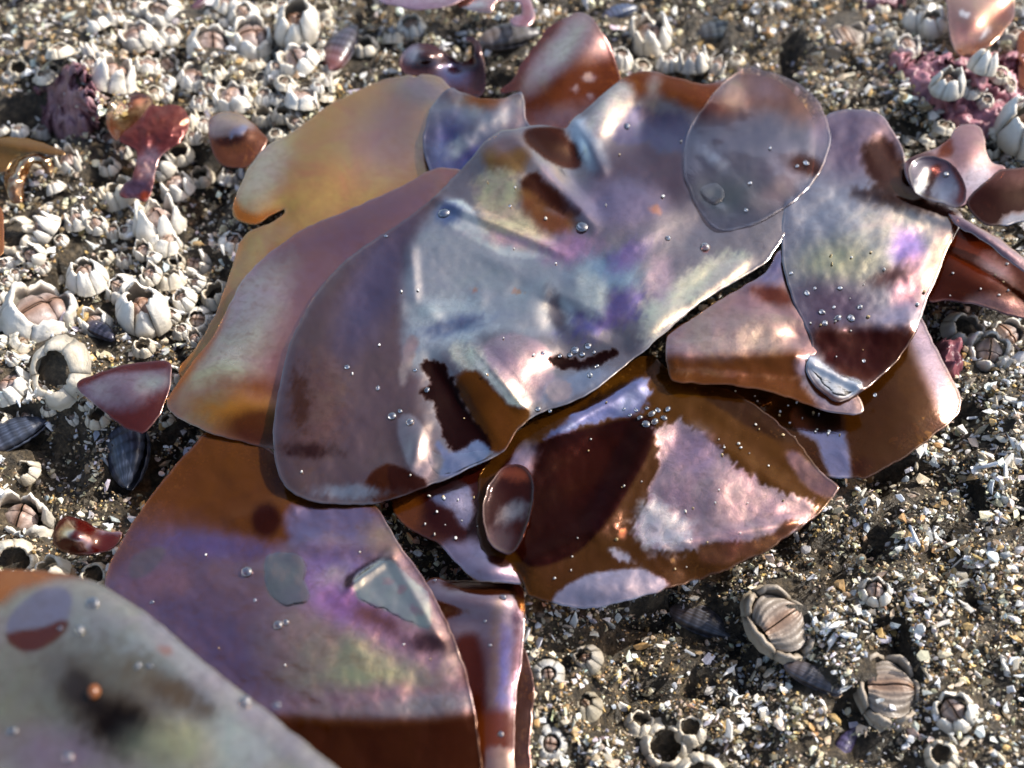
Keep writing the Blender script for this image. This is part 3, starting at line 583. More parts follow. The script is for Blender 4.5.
blade('D', [(533, 125), (519, 128), (500, 131), (484, 142), (470, 160), (455, 176), (440, 192), (412, 214), (386, 232), (360, 249), (336, 269), (318, 290), (303, 315), (291, 341), (283, 370), (277, 400), (273, 430), (275, 460), (281, 480), (292, 493),
            (310, 501), (340, 505), (372, 504), (400, 497), (426, 487), (450, 478), (475, 466), (494, 457), (506, 450), (518, 430), (535, 416), (560, 406), (580, 399), (602, 385), (626, 365), (650, 346), (672, 327), (700, 303), (740, 279),
            (766, 262), (782, 240), (800, 206), (812, 180), (812, 120), (780, 82), (740, 74), (725, 79), (706, 84), (690, 81), (670, 76), (655, 71), (641, 71), (625, 77), (610, 88), (592, 104), (572, 121), (566, 128), (550, 126)],
      'big central seaweed blade covered in grey blue water film with dark brown wet pools', 1.78, (0.0, -0.05),
      [(510, 165, 44, 30, 40, 0.40), (575, 160, 16, 22, 10, -0.30), (600, 125, 16, 30, 20, 0.2), (650, 130, 34, 24, -10, -0.22), (690, 95, 50, 18, 5, 0.25), (470, 285, 70, 40, -20, -0.16), (505, 365, 34, 40, 35, 0.30), (455, 410, 18, 44, -28, -0.24),
       (600, 290, 50, 34, -10, 0.16), (555, 320, 14, 24, -20, -0.16), (585, 360, 44, 12, -12, -0.20), (655, 320, 34, 14, -38, 0.2), (320, 400, 40, 90, 12, 0.14), (395, 480, 30, 18, 0, 0.12), (415, 440, 14, 30, -10, 0.16), (620, 215, 40, 30, 0, 0.14), (700, 220, 40, 26, -30, -0.14), (370, 290, 24, 60, 30, -0.1), (430, 312, 12, 8, 30, 0.06), (455, 330, 20, 6, -15, -0.06), (480, 300, 10, 14, 20, 0.05), (520, 290, 16, 8, -30, -0.05), (545, 296, 8, 12, 0, 0.07), (566, 312, 10, 10, 0, -0.07), (590, 330, 16, 8, -20, 0.06), (600, 262, 14, 9, 20, -0.05), (630, 300, 12, 12, 0, 0.05), (500, 262, 22, 8, 20, 0.05), (575, 280, 9, 9, 0, 0.05), (640, 240, 16, 10, -20, 0.06), (670, 200, 14, 10, 30, -0.05), (600, 200, 12, 12, 0, -0.05), (530, 330, 14, 8, 10, -0.06)], (9, -0.12), (100, 58, 30), (162, 160, 168), 0.5, 0.2, 0.18, 1.0,
      [P([(440, 195), (360, 250), (300, 320), (275, 430), (285, 490), (360, 503), (430, 485), (420, 380), (404, 330), (408, 250)], 12, (146, 124, 132), 0.34, 0.16),
       P(e(318, 405, 24, 62, 12), 14, (170, 140, 130), 0.3, 0.4, body=(110, 66, 50), jit=20, js=7), P(e(300, 400, 9, 26, 0), 6, s=0.08, body=(92, 52, 34), jit=12, js=6), P(e(308, 450, 26, 7, 5), 5, s=0.06, body=MAROON, jit=7, js=7), P(e(372, 290, 24, 70, 24), 16, (112, 110, 150), 0.42),
       P([(406, 360), (404, 300), (410, 255), (440, 205), (470, 212), (500, 240), (545, 250), (575, 275), (580, 310), (555, 335), (500, 332), (450, 350), (420, 372)], 9, (190, 190, 190), 0.68, 0.11, jit=4), P([(415, 330), (430, 300), (470, 300), (492, 318), (480, 335), (445, 342), (420, 345)], 9, (212, 214, 208), 0.8, 0.2, jit=14, js=8), P(e(455, 325, 34, 7, -12), 6, (128, 146, 182), 0.55, jit=6),
       P([(440, 205), (462, 200), (476, 214), (500, 243), (545, 246), (560, 252), (540, 258), (500, 254), (468, 236), (446, 222)], 4, (232, 230, 216), 0.82, 0.12, jit=3), P(e(448, 214, 14, 12), 6, (112, 134, 180), 0.6), P([(404, 350), (410, 335), (418, 338), (412, 360), (402, 386)], 4, (200, 172, 166), 0.55),
       P([(484, 150), (500, 145), (530, 150), (520, 172), (500, 178), (486, 168)], 8, (170, 130, 70), 0.25, body=(136, 92, 36), jit=6), P([(476, 180), (505, 168), (520, 186), (526, 208), (550, 228), (556, 246), (520, 246), (496, 238), (480, 215)], 10, (245, 214, 165), 0.72, 0.34, jit=10, js=8),
       P([(520, 182), (537, 172), (557, 190), (582, 210), (574, 218), (548, 208), (530, 200)], 3, (130, 80, 60), 0.05, body=(70, 28, 14), jit=3), P([(522, 190), (545, 208), (576, 220), (572, 234), (545, 232), (526, 212)], 7, (190, 120, 70), 0.22, body=(140, 78, 28), jit=6), P(e(520, 242, 34, 6, 8), 6, (235, 190, 190), 0.7, jit=6),  # maroon strip paints the fold's shade, tan below it the lit side
       P([(540, 168), (566, 172), (592, 196), (600, 212), (586, 214), (560, 192)], 6, (168, 152, 168), 0.5, 0.16), P(e(515, 142, 26, 9, -12), 7, (150, 125, 130), 0.4),
       P([(524, 131), (545, 127), (566, 129), (577, 148), (581, 166), (572, 169), (556, 165), (540, 155), (526, 142)], 2.5, (120, 80, 60), 0.06, body=(88, 38, 18), jit=1), P([(526, 131), (548, 129), (562, 140), (572, 160), (556, 160), (536, 148)], 4, body=(66, 26, 14), jit=1),
       P([(566, 130), (582, 118), (600, 140), (612, 168), (590, 172), (580, 150)], 5, (196, 206, 216), 0.78, 0.1), P(e(650, 175, 60, 46), 26, (104, 110, 142), 0.3, 0.14), P(e(634, 126, 24, 19, -15), 4, (88, 92, 138), 0.42, 0.12), P(e(670, 132, 26, 20), 5, (84, 98, 138), 0.42, 0.12),
       P([(622, 74), (660, 70), (720, 82), (760, 70), (800, 90), (745, 100), (700, 112), (660, 96), (632, 98)], 8, (170, 110, 80), 0.07, body=(138, 70, 22), jit=4), P([(584, 122), (600, 104), (622, 82), (634, 92), (624, 112), (612, 132), (596, 136)], 7, (240, 222, 200), 0.76, 0.26, jit=4), P(e(652, 92, 7, 20, 10), 6, (225, 185, 160), 0.42),
       P(e(620, 205, 40, 26), 16, (148, 136, 168), 0.52), P(e(572, 248, 28, 16), 10, (214, 156, 190), 0.58, jit=8), P(e(612, 272, 34, 20), 12, (138, 172, 194), 0.6, jit=8), P(e(632, 254, 26, 12, -30), 8, (140, 122, 190), 0.52, jit=8), P(e(612, 312, 44, 17, -25), 10, (108, 100, 172), 0.5, jit=14, js=9),
       P(e(690, 235, 50, 24, -30), 16, (158, 150, 158), 0.52), P(e(590, 292, 14, 24, -20), 8, (205, 214, 205), 0.7, jit=6), P(e(556, 312, 8, 20, -20), 5, (120, 126, 140), 0.35), P([(640, 338), (648, 300), (690, 270), (740, 250), (745, 272), (700, 298), (670, 322), (645, 345)], 8, (232, 222, 190), 0.74, 0.2, jit=10, js=8), P(e(660, 278, 12, 20), 8, (226, 196, 198), 0.6),
       P([(484, 345), (510, 334), (535, 338), (552, 356), (554, 380), (540, 400), (522, 406), (506, 385), (490, 370)], 4, (205, 176, 182), 0.56, 0.24, jit=3), P([(450, 350), (472, 345), (490, 366), (504, 385), (521, 403), (512, 408), (490, 394), (465, 374)], 5, (252, 238, 206), 0.92, 0.36, jit=7, js=7), P([(455, 382), (474, 370), (490, 384), (510, 405), (530, 412), (516, 432), (506, 450), (494, 452), (478, 430), (462, 402)], 4, (150, 90, 30), 0.05, body=(126, 72, 20), jit=4, js=6),  # the cream strip is painted glare
       P([(420, 364), (440, 361), (452, 376), (460, 395), (476, 422), (492, 442), (488, 452), (474, 449), (458, 452), (446, 446), (440, 425), (434, 405), (421, 393), (430, 382)], 2.5, (100, 50, 40), 0.02, body=(40, 10, 8), rough=0.1, jit=6, js=6),
       P([(436, 440), (448, 452), (462, 450), (478, 440), (490, 452), (470, 468), (440, 478), (444, 460)], 3, (140, 152, 190), 0.58, 0.1, jit=3), P([(548, 358), (560, 355), (580, 360), (600, 352), (618, 352), (606, 362), (596, 368), (575, 370), (556, 367)], 2, (90, 50, 40), 0.02, body=(40, 12, 10), rough=0.1, jit=5, js=5), P(e(575, 385, 36, 12, -20), 6, (160, 170, 190), 0.62, 0.1), P([(545, 392), (556, 380), (572, 384), (566, 400), (552, 404)], 3, (196, 180, 184), 0.55),
       P([(365, 488), (372, 472), (388, 464), (402, 468), (420, 476), (428, 486), (400, 496), (375, 502)], 2.5, (120, 70, 50), 0.05, body=(84, 38, 16), jit=1.5), P([(389, 466), (402, 468), (420, 476), (428, 486), (400, 496), (391, 490)], 2.5, body=(62, 22, 12), jit=1), P([(398, 420), (410, 414), (424, 428), (432, 455), (430, 476), (414, 474), (402, 450)], 3, (198, 178, 182), 0.5, jit=1), P(e(350, 492, 30, 6), 5, (186, 190, 198), 0.55),
       P(e(655, 210, 7, 5), 3, (220, 150, 130), 0.4), P(e(475, 290, 5, 3), 2, (225, 165, 140), 0.6), P(e(517, 292, 6, 3), 2, (225, 165, 140), 0.6), P(e(705, 248, 3, 3), 2, (215, 130, 120), 0.5)], wob=0.05, ws=30, step=2.5,
      folds=[(515, 138, 592, 222, 0.16, 16), (440, 200, 560, 252, 0.10, 9), (415, 300, 410, 245, 0.06, 10), (470, 345, 524, 408, 0.12, 12), (430, 360, 490, 450, -0.08, 14), (640, 345, 745, 262, 0.08, 14), (575, 120, 604, 172, 0.10, 12), (540, 300, 620, 335, -0.07, 14), (650, 80, 640, 160, -0.06, 22), (410, 470, 425, 420, 0.05, 10)])
blade('G', [(752, 66), (740, 71), (729, 78), (716, 90), (706, 104), (697, 116), (690, 128), (684, 150), (683, 166), (685, 179), (690, 192), (695, 205), (704, 218), (713, 228), (730, 231), (744, 228), (758, 223), (772, 216), (785, 208), (796, 201),
            (806, 190), (815, 180), (824, 164), (829, 152), (831, 142), (828, 122), (818, 101), (802, 85), (790, 79), (776, 73), (762, 70)],
      'rounded clear slate grey leaf lying on top of the clump at upper right', 2.45, (0.0, -0.05), [(755, 150, 40, 40, 0, 0.05)], (5, -0.10), (190, 184, 188), (130, 140, 165), 0.10, 0.12, 0.46, 0.8, smul=0.35, over=('D', 'H'), patches=
      [P([(745, 66), (800, 84), (826, 120), (800, 122), (770, 112), (720, 118), (700, 112), (725, 82)], 14, (150, 110, 110), 0.25, body=(190, 140, 110)), P(e(735, 94, 12, 16, -20), 10, (235, 210, 180), 0.6, 0.3), P(e(765, 88, 18, 12, 20), 10, (160, 140, 165), 0.42), P(e(750, 130, 50, 16), 14, (88, 98, 138), 0.3),
       P(e(820, 132, 10, 26), 8, (175, 150, 175), 0.45), P(e(730, 196, 30, 18), 16, (112, 130, 128), 0.5), P(e(785, 170, 24, 24), 14, (165, 145, 160), 0.5), P(e(806, 165, 20, 10, 15), 5, s=0.08, body=(120, 66, 44), jit=4), P(e(772, 195, 22, 14, -30), 10, (195, 170, 170), 0.5), P(e(715, 158, 16, 6, 40), 5, (180, 190, 205), 0.6)])
# N: blurred leaf in the near left corner
blade('N', [(-60, 590), (-30, 575), (0, 570), (30, 570), (60, 573), (90, 580), (115, 592), (135, 605), (152, 617), (172, 634), (192, 652), (212, 668), (232, 685), (252, 700), (272, 715), (292, 732), (312, 748), (345, 775), (380, 810), (200, 840), (-60, 840)],
      'pale grey green seaweed leaf out of focus in the near left corner', 5.6, (0.0, 0.25), [(120, 690, 90, 60, 30, 0.3)], (26, -0.5), (112, 90, 66), (232, 212, 182), 0.68, 0.3, 0.12, 1.0,
      [P([(-60, 600), (-60, 565), (30, 565), (90, 575), (60, 580), (20, 592), (0, 605)], 8, s=0.15, body=(176, 98, 26), jit=2), P(e(100, 640, 60, 30, 25), 26, (214, 208, 194), 0.6), P(e(30, 700, 60, 60), 30, (196, 184, 150), 0.56, 0.36, jit=10), P(e(60, 755, 60, 26), 20, (205, 168, 176), 0.56), P(e(175, 690, 60, 24, 35), 18, (186, 190, 192), 0.6),
       P(e(118, 690, 78, 44, 28), 26, (140, 140, 128), 0.42, 0.4, jit=22, js=12), P(e(118, 724, 42, 26, 20), 16, (50, 50, 50), 0.05, body=(30, 22, 22), jit=16), P(e(85, 690, 26, 12, 60), 10, s=0.08, body=(40, 30, 28), jit=8), P(e(170, 690, 34, 12, 30), 12, (80, 80, 80), 0.25, jit=16), P(e(75, 690, 16, 16), 10, s=0.15, body=(60, 44, 40), jit=6), P(e(165, 745, 40, 20), 20, (215, 205, 150), 0.6), P(e(250, 740, 34, 40, 40), 20, (228, 222, 200), 0.72),
       P([(6, 632), (14, 610), (40, 590), (64, 588), (72, 600), (66, 622), (40, 648), (24, 650)], 3, (185, 170, 182), 0.6, 0.2, jit=1), P([(6, 634), (40, 628), (68, 620), (62, 636), (40, 650), (22, 652), (10, 644)], 3, s=0.08, body=(100, 46, 30), jit=1),
       P([(150, 612), (240, 690), (330, 762), (350, 780), (310, 775), (220, 700), (140, 630)], 10, (205, 190, 185), 0.6), P(e(165, 651, 8, 6), 4, (220, 160, 140), 0.5)], thick=0.06)
# smaller scraps round the clump
blade('Q', [(77, 384), (96, 374), (118, 366), (145, 362), (170, 362), (171, 378), (168, 395), (160, 415), (148, 430), (140, 433), (125, 428), (108, 416), (92, 402)],
      'small dark red leaf with a pale sheen left of the clump', 1.3, (0.1, 0.0), [(125, 390, 30, 20, 0, 0.2)], (10, -0.22), (104, 32, 18), (200, 160, 165), 0.08, 0.25, 0.15, 1.0,
      [P([(82, 384), (120, 368), (168, 366), (168, 380), (150, 396), (125, 408), (105, 404), (90, 394)], 10, (205, 170, 178), 0.5, 0.34, jit=6), P(e(152, 384, 14, 7, -10), 8, (215, 215, 195), 0.6), P(e(98, 392, 14, 8, 30), 8, (225, 190, 190), 0.6), P([(77, 384), (110, 368), (168, 362), (168, 368), (110, 374)], 4, s=0.1, jit=1)], step=2.6)
blade('R1', [(107, 125), (108, 110), (114, 100), (125, 94), (138, 93), (149, 96), (153, 104), (146, 113), (134, 124), (124, 134), (120, 142), (113, 138)],
      None, 1.15, (0.0, -0.2), [(128, 112, 16, 12, -40, -0.22)], (8, 0.3), (130, 54, 34), (230, 215, 190), 0.2, 0.3, 0.2, 1.0, [P(e(127, 112, 8, 14, 35), 6, (240, 230, 200), 0.7), P(e(135, 102, 14, 7, -20), 6, (225, 160, 130), 0.4)], step=2.2, name='seaweed_frond')
root = bpy.data.objects['seaweed_frond']
root.name = 'heart_frond'; tag(root, 'small reddish heart shaped frond with a cupped left lobe and a wrinkled stalk', 'seaweed')
blade('R2', [(119, 140), (126, 130), (140, 118), (150, 106), (160, 106), (172, 104), (183, 108), (189, 118), (188, 130), (180, 142), (170, 150), (162, 155), (158, 164), (155, 175), (152, 190), (146, 201), (135, 198), (120, 196), (124, 184), (132, 178), (136, 164), (136, 152), (128, 146)],
      None, 1.25, (0.0, -0.3), [(160, 125, 24, 20, 0, 0.22)], (7, -0.25), (140, 58, 48), (190, 130, 125), 0.16, 0.42, 0.15, 1.0, [P(e(150, 165, 14, 18, 10), 6, (225, 190, 190), 0.4), P(e(135, 188, 16, 9, -10), 5, (120, 100, 130), 0.35, body=(90, 44, 44)), P(e(145, 196, 6, 5), 3, s=0.1, body=(170, 66, 20))], step=2.2, wob=0.14, ws=9, name='lobe', parent=root)
blade('S', [(208, 128), (210, 118), (222, 112), (238, 113), (252, 122), (262, 132), (268, 140), (262, 152), (254, 164), (240, 168), (222, 165), (212, 150)],
      'small glossy brown frond cap between the barnacles and the golden lobe', 1.25, (0, -0.1), [(236, 130, 22, 14, 10, 0.35)], (10, -0.35), (140, 74, 26), (200, 160, 150), 0.1, 0.25, 0.2, 1.0,
      [P([(206, 130), (215, 112), (240, 112), (256, 124), (240, 132), (225, 138), (210, 136)], 6, (215, 175, 165), 0.5, 0.3, jit=2), P([(214, 140), (232, 135), (246, 128), (250, 134), (236, 144), (220, 146)], 4, s=0.05, body=(84, 32, 18), jit=1), P(e(240, 130, 10, 3, -25), 3, (190, 190, 215), 0.5)], step=2.4)
blade('T', [(-20, 137), (0, 137), (20, 138), (40, 141), (56, 148), (66, 153), (56, 156), (40, 153), (25, 155), (12, 162), (5, 172), (-20, 170)],
      'olive brown arched blade at the left edge', 1.3, (0, -0.1), [(20, 147, 40, 8, 10, 0.2)], (7, -0.25), (150, 104, 50), (190, 160, 110), 0.16, 0.3, 0.2, 1.0, [], step=2.4)
blade('T2', [(4, 176), (12, 163), (22, 155), (36, 153), (48, 157), (54, 168), (50, 176), (42, 167), (34, 164), (28, 172), (24, 186), (22, 202), (12, 203), (6, 190)],
      'glossy amber curled frond under the olive arched blade', 1.1, (0, 0.0), [(18, 175, 8, 26, 20, 0.3), (40, 158, 16, 6, 0, 0.3)], (5, -0.25), (120, 66, 24), (230, 200, 150), 0.2, 0.2, 0.2, 1.0, [P(e(16, 178, 3, 16, 20), 3, (240, 220, 180), 0.6), P(e(34, 158, 10, 2, 0), 2, (250, 240, 220), 0.7)], step=2.2, wob=0.2, ws=9)
blade('U', [(946, -20), (946, 0), (948, 20), (950, 38), (956, 52), (962, 58), (972, 58), (984, 50), (996, 40), (1006, 28), (1014, 16), (1014, 0), (1010, -20)],
      'translucent pinkish brown blade at the top right edge', 1.5, (0.1, -0.2), [(980, 20, 30, 20, 40, 0.22), (1000, 15, 10, 30, 50, -0.2)], (8, -0.15), (170, 98, 48), (220, 180, 170), 0.38, 0.22, 0.3, 1.0,
      [P(e(968, 20, 20, 26), 12, (205, 160, 150), 0.4), P([(955, 48), (985, 40), (1010, 16), (1006, 30), (984, 52), (964, 60)], 5, s=0.12, body=(176, 96, 30), jit=2), P(e(965, 14, 6, 3, 20), 2, (250, 235, 225), 0.8), P(e(985, 33, 8, 3, -40), 2, (250, 235, 225), 0.8), P(e(1000, 20, 10, 16, 30), 6, (200, 150, 130), 0.2, body=(150, 80, 36))], step=2.4)
blade('V', [(1018, 35), (1024, 30), (1050, 30), (1050, 90), (1022, 88), (1018, 70)], 'sliver of orange brown blade at the right edge', 1.3, (0, 0), [], (8, -0.2), (150, 72, 34), (190, 130, 110), 0.12, 0.3, 0.2, 1.0, [], step=3)
blade('Z', [(-20, 205), (0, 206), (3, 215), (4, 235), (2, 255), (-20, 258)], 'sliver of orange blade at the left edge', 1.5, (0, 0), [], (6, -0.1), (200, 120, 60), (220, 170, 130), 0.2, 0.3, 0.2, 1.0, [], step=3)
blade('X1', [(360, -25), (378, 0), (395, 6), (415, 10), (435, 9), (455, 4), (468, -4), (480, -25)], 'flat pale pink blade with a dark rim at the top edge', 1.6, (0, 0), [], (7, -0.15), (110, 50, 44), (225, 185, 195), 0.55, 0.34, 0.1, 1.0, [P(e(420, 0, 50, 4), 4, (235, 200, 205), 0.6)], step=2.6)
blade('X2', [(455, 2), (470, -6), (500, -12), (525, -6), (533, 8), (535, 18), (528, 26), (518, 27), (510, 22), (516, 16), (522, 14), (520, 4), (508, 0), (496, 2), (492, 12), (484, 13), (470, 10)],
      'curled pale pink frond with a hooked tip at the top edge', 1.4, (0, 0), [(490, 4, 20, 8, 0, 0.15)], (5, -0.22), (130, 62, 56), (240, 195, 200), 0.5, 0.34, 0.1, 1.0, [P(e(475, 5, 14, 4), 4, (250, 225, 220), 0.75), P(e(525, 12, 5, 14), 4, (225, 160, 160), 0.4)], step=2.2)
# right hand cluster
blade('W3', [(928, 300), (938, 268), (948, 240), (958, 222), (975, 225), (1000, 245), (1024, 262), (1060, 290), (1060, 330), (1024, 319), (1004, 314), (984, 308), (964, 303), (945, 301)],
      'glossy dark red blade low on the right edge', 1.5, (0.0, -0.05), [(980, 280, 50, 20, 20, 0.25)], (12, -0.3), (84, 28, 10), (205, 150, 140), 0.02, 0.2, 0.15, 1.0,
      [P([(965, 302), (990, 296), (1024, 302), (1060, 318), (1060, 332), (1024, 320), (985, 309)], 6, (220, 170, 165), 0.3, 0.36, jit=4), P(e(995, 270, 14, 8, 35), 8, (195, 160, 165), 0.3, 0.36, jit=6), P(e(975, 262, 30, 14, 30), 10, body=(130, 48, 18))])
blade('W1', [(905, 162), (925, 152), (940, 146), (950, 138), (956, 128), (968, 124), (980, 127), (985, 138), (986, 152), (992, 162), (1006, 168), (1000, 180), (980, 200), (955, 208), (920, 196), (906, 178)],
      'pinkish grey blade below the pink crust on the right', 1.75, (0.0, -0.1), [(970, 150, 22, 22, 0, 0.15), (925, 165, 16, 12, 0, 0.2)], (6, -0.14), (130, 74, 54), (195, 160, 170), 0.38, 0.3, 0.15, 1.0,
      [P([(938, 150), (950, 136), (954, 142), (952, 156), (944, 158), (934, 158)], 4, s=0.06, body=(140, 66, 28), jit=2), P([(905, 160), (930, 152), (940, 160), (915, 166)], 4, s=0.12, body=(100, 50, 40), jit=2), P(e(975, 180, 20, 16, -20), 10, (165, 165, 190), 0.5)])
blade('W2', [(966, 202), (976, 190), (988, 180), (1000, 170), (1012, 168), (1040, 166), (1060, 166), (1060, 235), (1024, 222), (1004, 226), (984, 224), (972, 214)],
      'dark maroon blade at the right edge with a blue grey wet corner', 1.95, (0.05, 0.0), [(1000, 190, 30, 20, 0, 0.15)], (7, -0.15), (64, 22, 12), (170, 150, 150), 0.02, 0.25, 0.12, 1.0,
      [P([(1000, 225), (1005, 216), (1024, 212), (1060, 205), (1060, 240), (1020, 236)], 4, (130, 138, 160), 0.55, 0.15, jit=3), P(e(1030, 175, 40, 10), 8, s=0.1, body=(120, 56, 34))])
blade('W4', [(948, 212), (960, 216), (975, 225), (990, 232), (1010, 246), (1024, 258), (1060, 290), (1060, 300), (1024, 272), (1004, 258), (990, 246), (974, 236), (958, 226)],
      'narrow mauve strap running out to the right edge between the two dark red blades', 2.0, (0, 0), [(990, 240, 40, 6, 35, 0.15)], (5, -0.12), (100, 56, 50), (175, 150, 165), 0.42, 0.3, 0.12, 1.0, [], step=2.6)
blade('W5', [(908, 172), (912, 162), (924, 156), (938, 157), (952, 164), (961, 176), (966, 190), (964, 202), (956, 208), (944, 204), (930, 200), (916, 192)],
      'glassy blue cupped curl at the inner end of the right hand blades', 2.15, (0, 0), [(935, 182, 20, 16, 30, -0.2)], (8, 0.25), (86, 50, 44), (120, 130, 160), 0.24, 0.14, 0.2, 0.6,
      [P(e(930, 184, 5, 16, 20), 4, (80, 60, 70), 0.1, body=(60, 30, 26)), P(e(945, 188, 12, 14), 6, (170, 182, 205), 0.36), P([(952, 164), (964, 180), (966, 196), (958, 206), (960, 190), (955, 175)], 4, s=0.08, body=(110, 50, 34), jit=1), P(e(922, 182, 5, 12, 20), 4, (215, 215, 215), 0.7)], step=2.4)
blade('Y', [(54, 530), (60, 520), (70, 516), (82, 520), (95, 527), (110, 532), (122, 533), (118, 545), (105, 552), (90, 555), (75, 555), (60, 550), (53, 542)],
      'glossy dark red bead shaped frond beside the lower left blade', 1.2, (0, 0), [(75, 535, 18, 14, 10, 0.5)], (9, -0.45), (100, 18, 14), (235, 205, 200), 0.05, 0.15, 0.05, 1.0, [P(e(66, 530, 5, 9, 40), 4, (240, 215, 190), 0.6), P(e(84, 542, 8, 7, 20), 4, (225, 180, 190), 0.4), P(e(112, 530, 12, 3), 3, (240, 170, 160), 0.5)], step=2.2)
# ------------------------------------------------------------------ barnacles
LAND = [(0, 90, 'the dark hollow at the back left'), (70, 100, 'the dull pink lump'), (150, 130, 'the reddish heart frond'), (235, 40, 'the joined white barnacle pair'), (298, 40, 'the barrel barnacle at the top edge'),
        (240, 140, 'the brown cap frond'), (25, 160, 'the olive arched blade'), (160, 225, 'the big mauve lidded barnacle'), (145, 315, 'the tall white barrel barnacle'), (45, 305, 'the largest barnacle on the left'), (60, 365, 'the crumbled chalk shell'),
        (215, 290, 'the left rim of the purplish blade'), (120, 395, 'the small dark red leaf'), (20, 448, 'the black mussel at the left edge'), (134, 474, 'the blue black mussel'), (22, 512, 'the cream barnacle at the lower left edge'), (85, 540, 'the dark red bead frond'),
        (650, 40, 'the petal like white barnacle at the top'), (722, 38, 'the green black mussel'), (790, 50, 'the dark crack behind the rounded leaf'), (846, 28, 'the sunken brownish barnacle'), (915, 30, 'the lumpy white barnacle'), (870, 90, 'the tip of the iridescent right blade'), (950, 95, 'the pink crust'),
        (986, 350, 'the chalk white broken barnacle'), (960, 400, 'the right corner of the brown blade'), (1010, 420, 'the right edge above the grit slope'), (885, 470, 'the dark gap under the brown blade'), (1000, 500, 'the right edge beside the bare grit'), (912, 494, 'the thin slit barnacle'), (874, 588, 'the small pinkish five sided barnacle'), (970, 596, 'the small black hole in the grit'),
        (780, 606, 'the big closed barnacle by the brown tip'), (890, 674, 'the orange streaked big barnacle'), (952, 706, 'the ragged cream barnacle'), (700, 622, 'the mussel under the brown blade'), (588, 654, 'the tilted mouth barnacle'), (586, 700, 'the olive streaked barnacle'), (664, 738, 'the dark hollow barnacle pair'), (760, 730, 'the bottom edge right of the hollow pair'), (845, 748, 'the purple mussel fragment'), (836, 492, 'the flat buried barnacle')]
def near(x, y, lst=LAND): return min(lst, key=lambda l: (l[0] - x) ** 2 + (l[1] - y) ** 2)[2]
def grid_faces(nu, nv, off=0, flip=False):
    fs = []
    for i in range(nv - 1):
        for j in range(nu - 1):
            a, b, c, d = off + i * nu + j, off + i * nu + j + 1, off + (i + 1) * nu + j + 1, off + (i + 1) * nu + j
            fs.append((a, d, c, b) if flip else (a, b, c, d))
    return fs
def wall_plate(r, a0, a1, Hh, rt, bulge, jag, thick, tone, name):
    """one plate of the wall: a curved, ribbed, pointed shell with an inside"""
    nu, nv = 8, 6
    us = np.linspace(0, 1, nu); vs = np.linspace(0, 1, nv)
    skew = r.uniform(-0.25, 0.25); pk = r.uniform(0.75, 1.12)
    ribs = r.uniform(0, 6.28); k = r.integers(3, 6)
    top = Hh * (pk - jag * np.abs(us * 2 - 1 - skew) ** 1.4 + 0.05 * r.normal(size=nu))
    Vo, Vi, Co, Ci = [], [], [], []
    for v in vs:
        for j, u in enumerate(us):
            a = a0 + (a1 - a0) * u
            rad = 1 + (rt - 1) * v ** 1.15 + bulge * math.sin(math.pi * min(1, v * 1.05))
            rad *= 1 + 0.05 * math.sin(math.pi * u) + 0.03 * math.sin(v * 9 + ribs) + 0.022 * math.sin(ribs + u * 6.28 * k)
            z = top[j] * v
            t = thick * (1.0 - 0.45 * v)
            foot = 1 + 0.10 * (1 - v) ** 3
            Vo.append((rad * foot * math.cos(a), rad * foot * math.sin(a), z - 0.12 * (1 - v)))
            Vi.append(((rad - t) * math.cos(a), (rad - t) * math.sin(a), z - 0.03 * v - 0.12 * (1 - v)))
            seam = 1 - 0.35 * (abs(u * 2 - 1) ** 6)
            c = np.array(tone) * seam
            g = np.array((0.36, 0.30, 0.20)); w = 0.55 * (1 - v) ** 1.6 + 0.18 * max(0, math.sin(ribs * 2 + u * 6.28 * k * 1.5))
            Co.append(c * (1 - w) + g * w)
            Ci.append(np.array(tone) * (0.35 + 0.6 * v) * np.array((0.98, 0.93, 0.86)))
    n = nu * nv
    F = grid_faces(nu, nv, 0) + grid_faces(nu, nv, n, True)
    for j in range(nu - 1):
        F.append((n - nu + j, n - nu + j + 1, 2 * n - nu + j + 1, 2 * n - nu + j))
    for i in range(nv - 1):
        F.append((i * nu, (i + 1) * nu, n + (i + 1) * nu, n + i * nu))
        F.append(((i + 1) * nu - 1, n + (i + 1) * nu - 1, n + (i + 2) * nu - 1, (i + 2) * nu - 1))
    return np.array(Vo + Vi), F, np.array(Co + Ci)
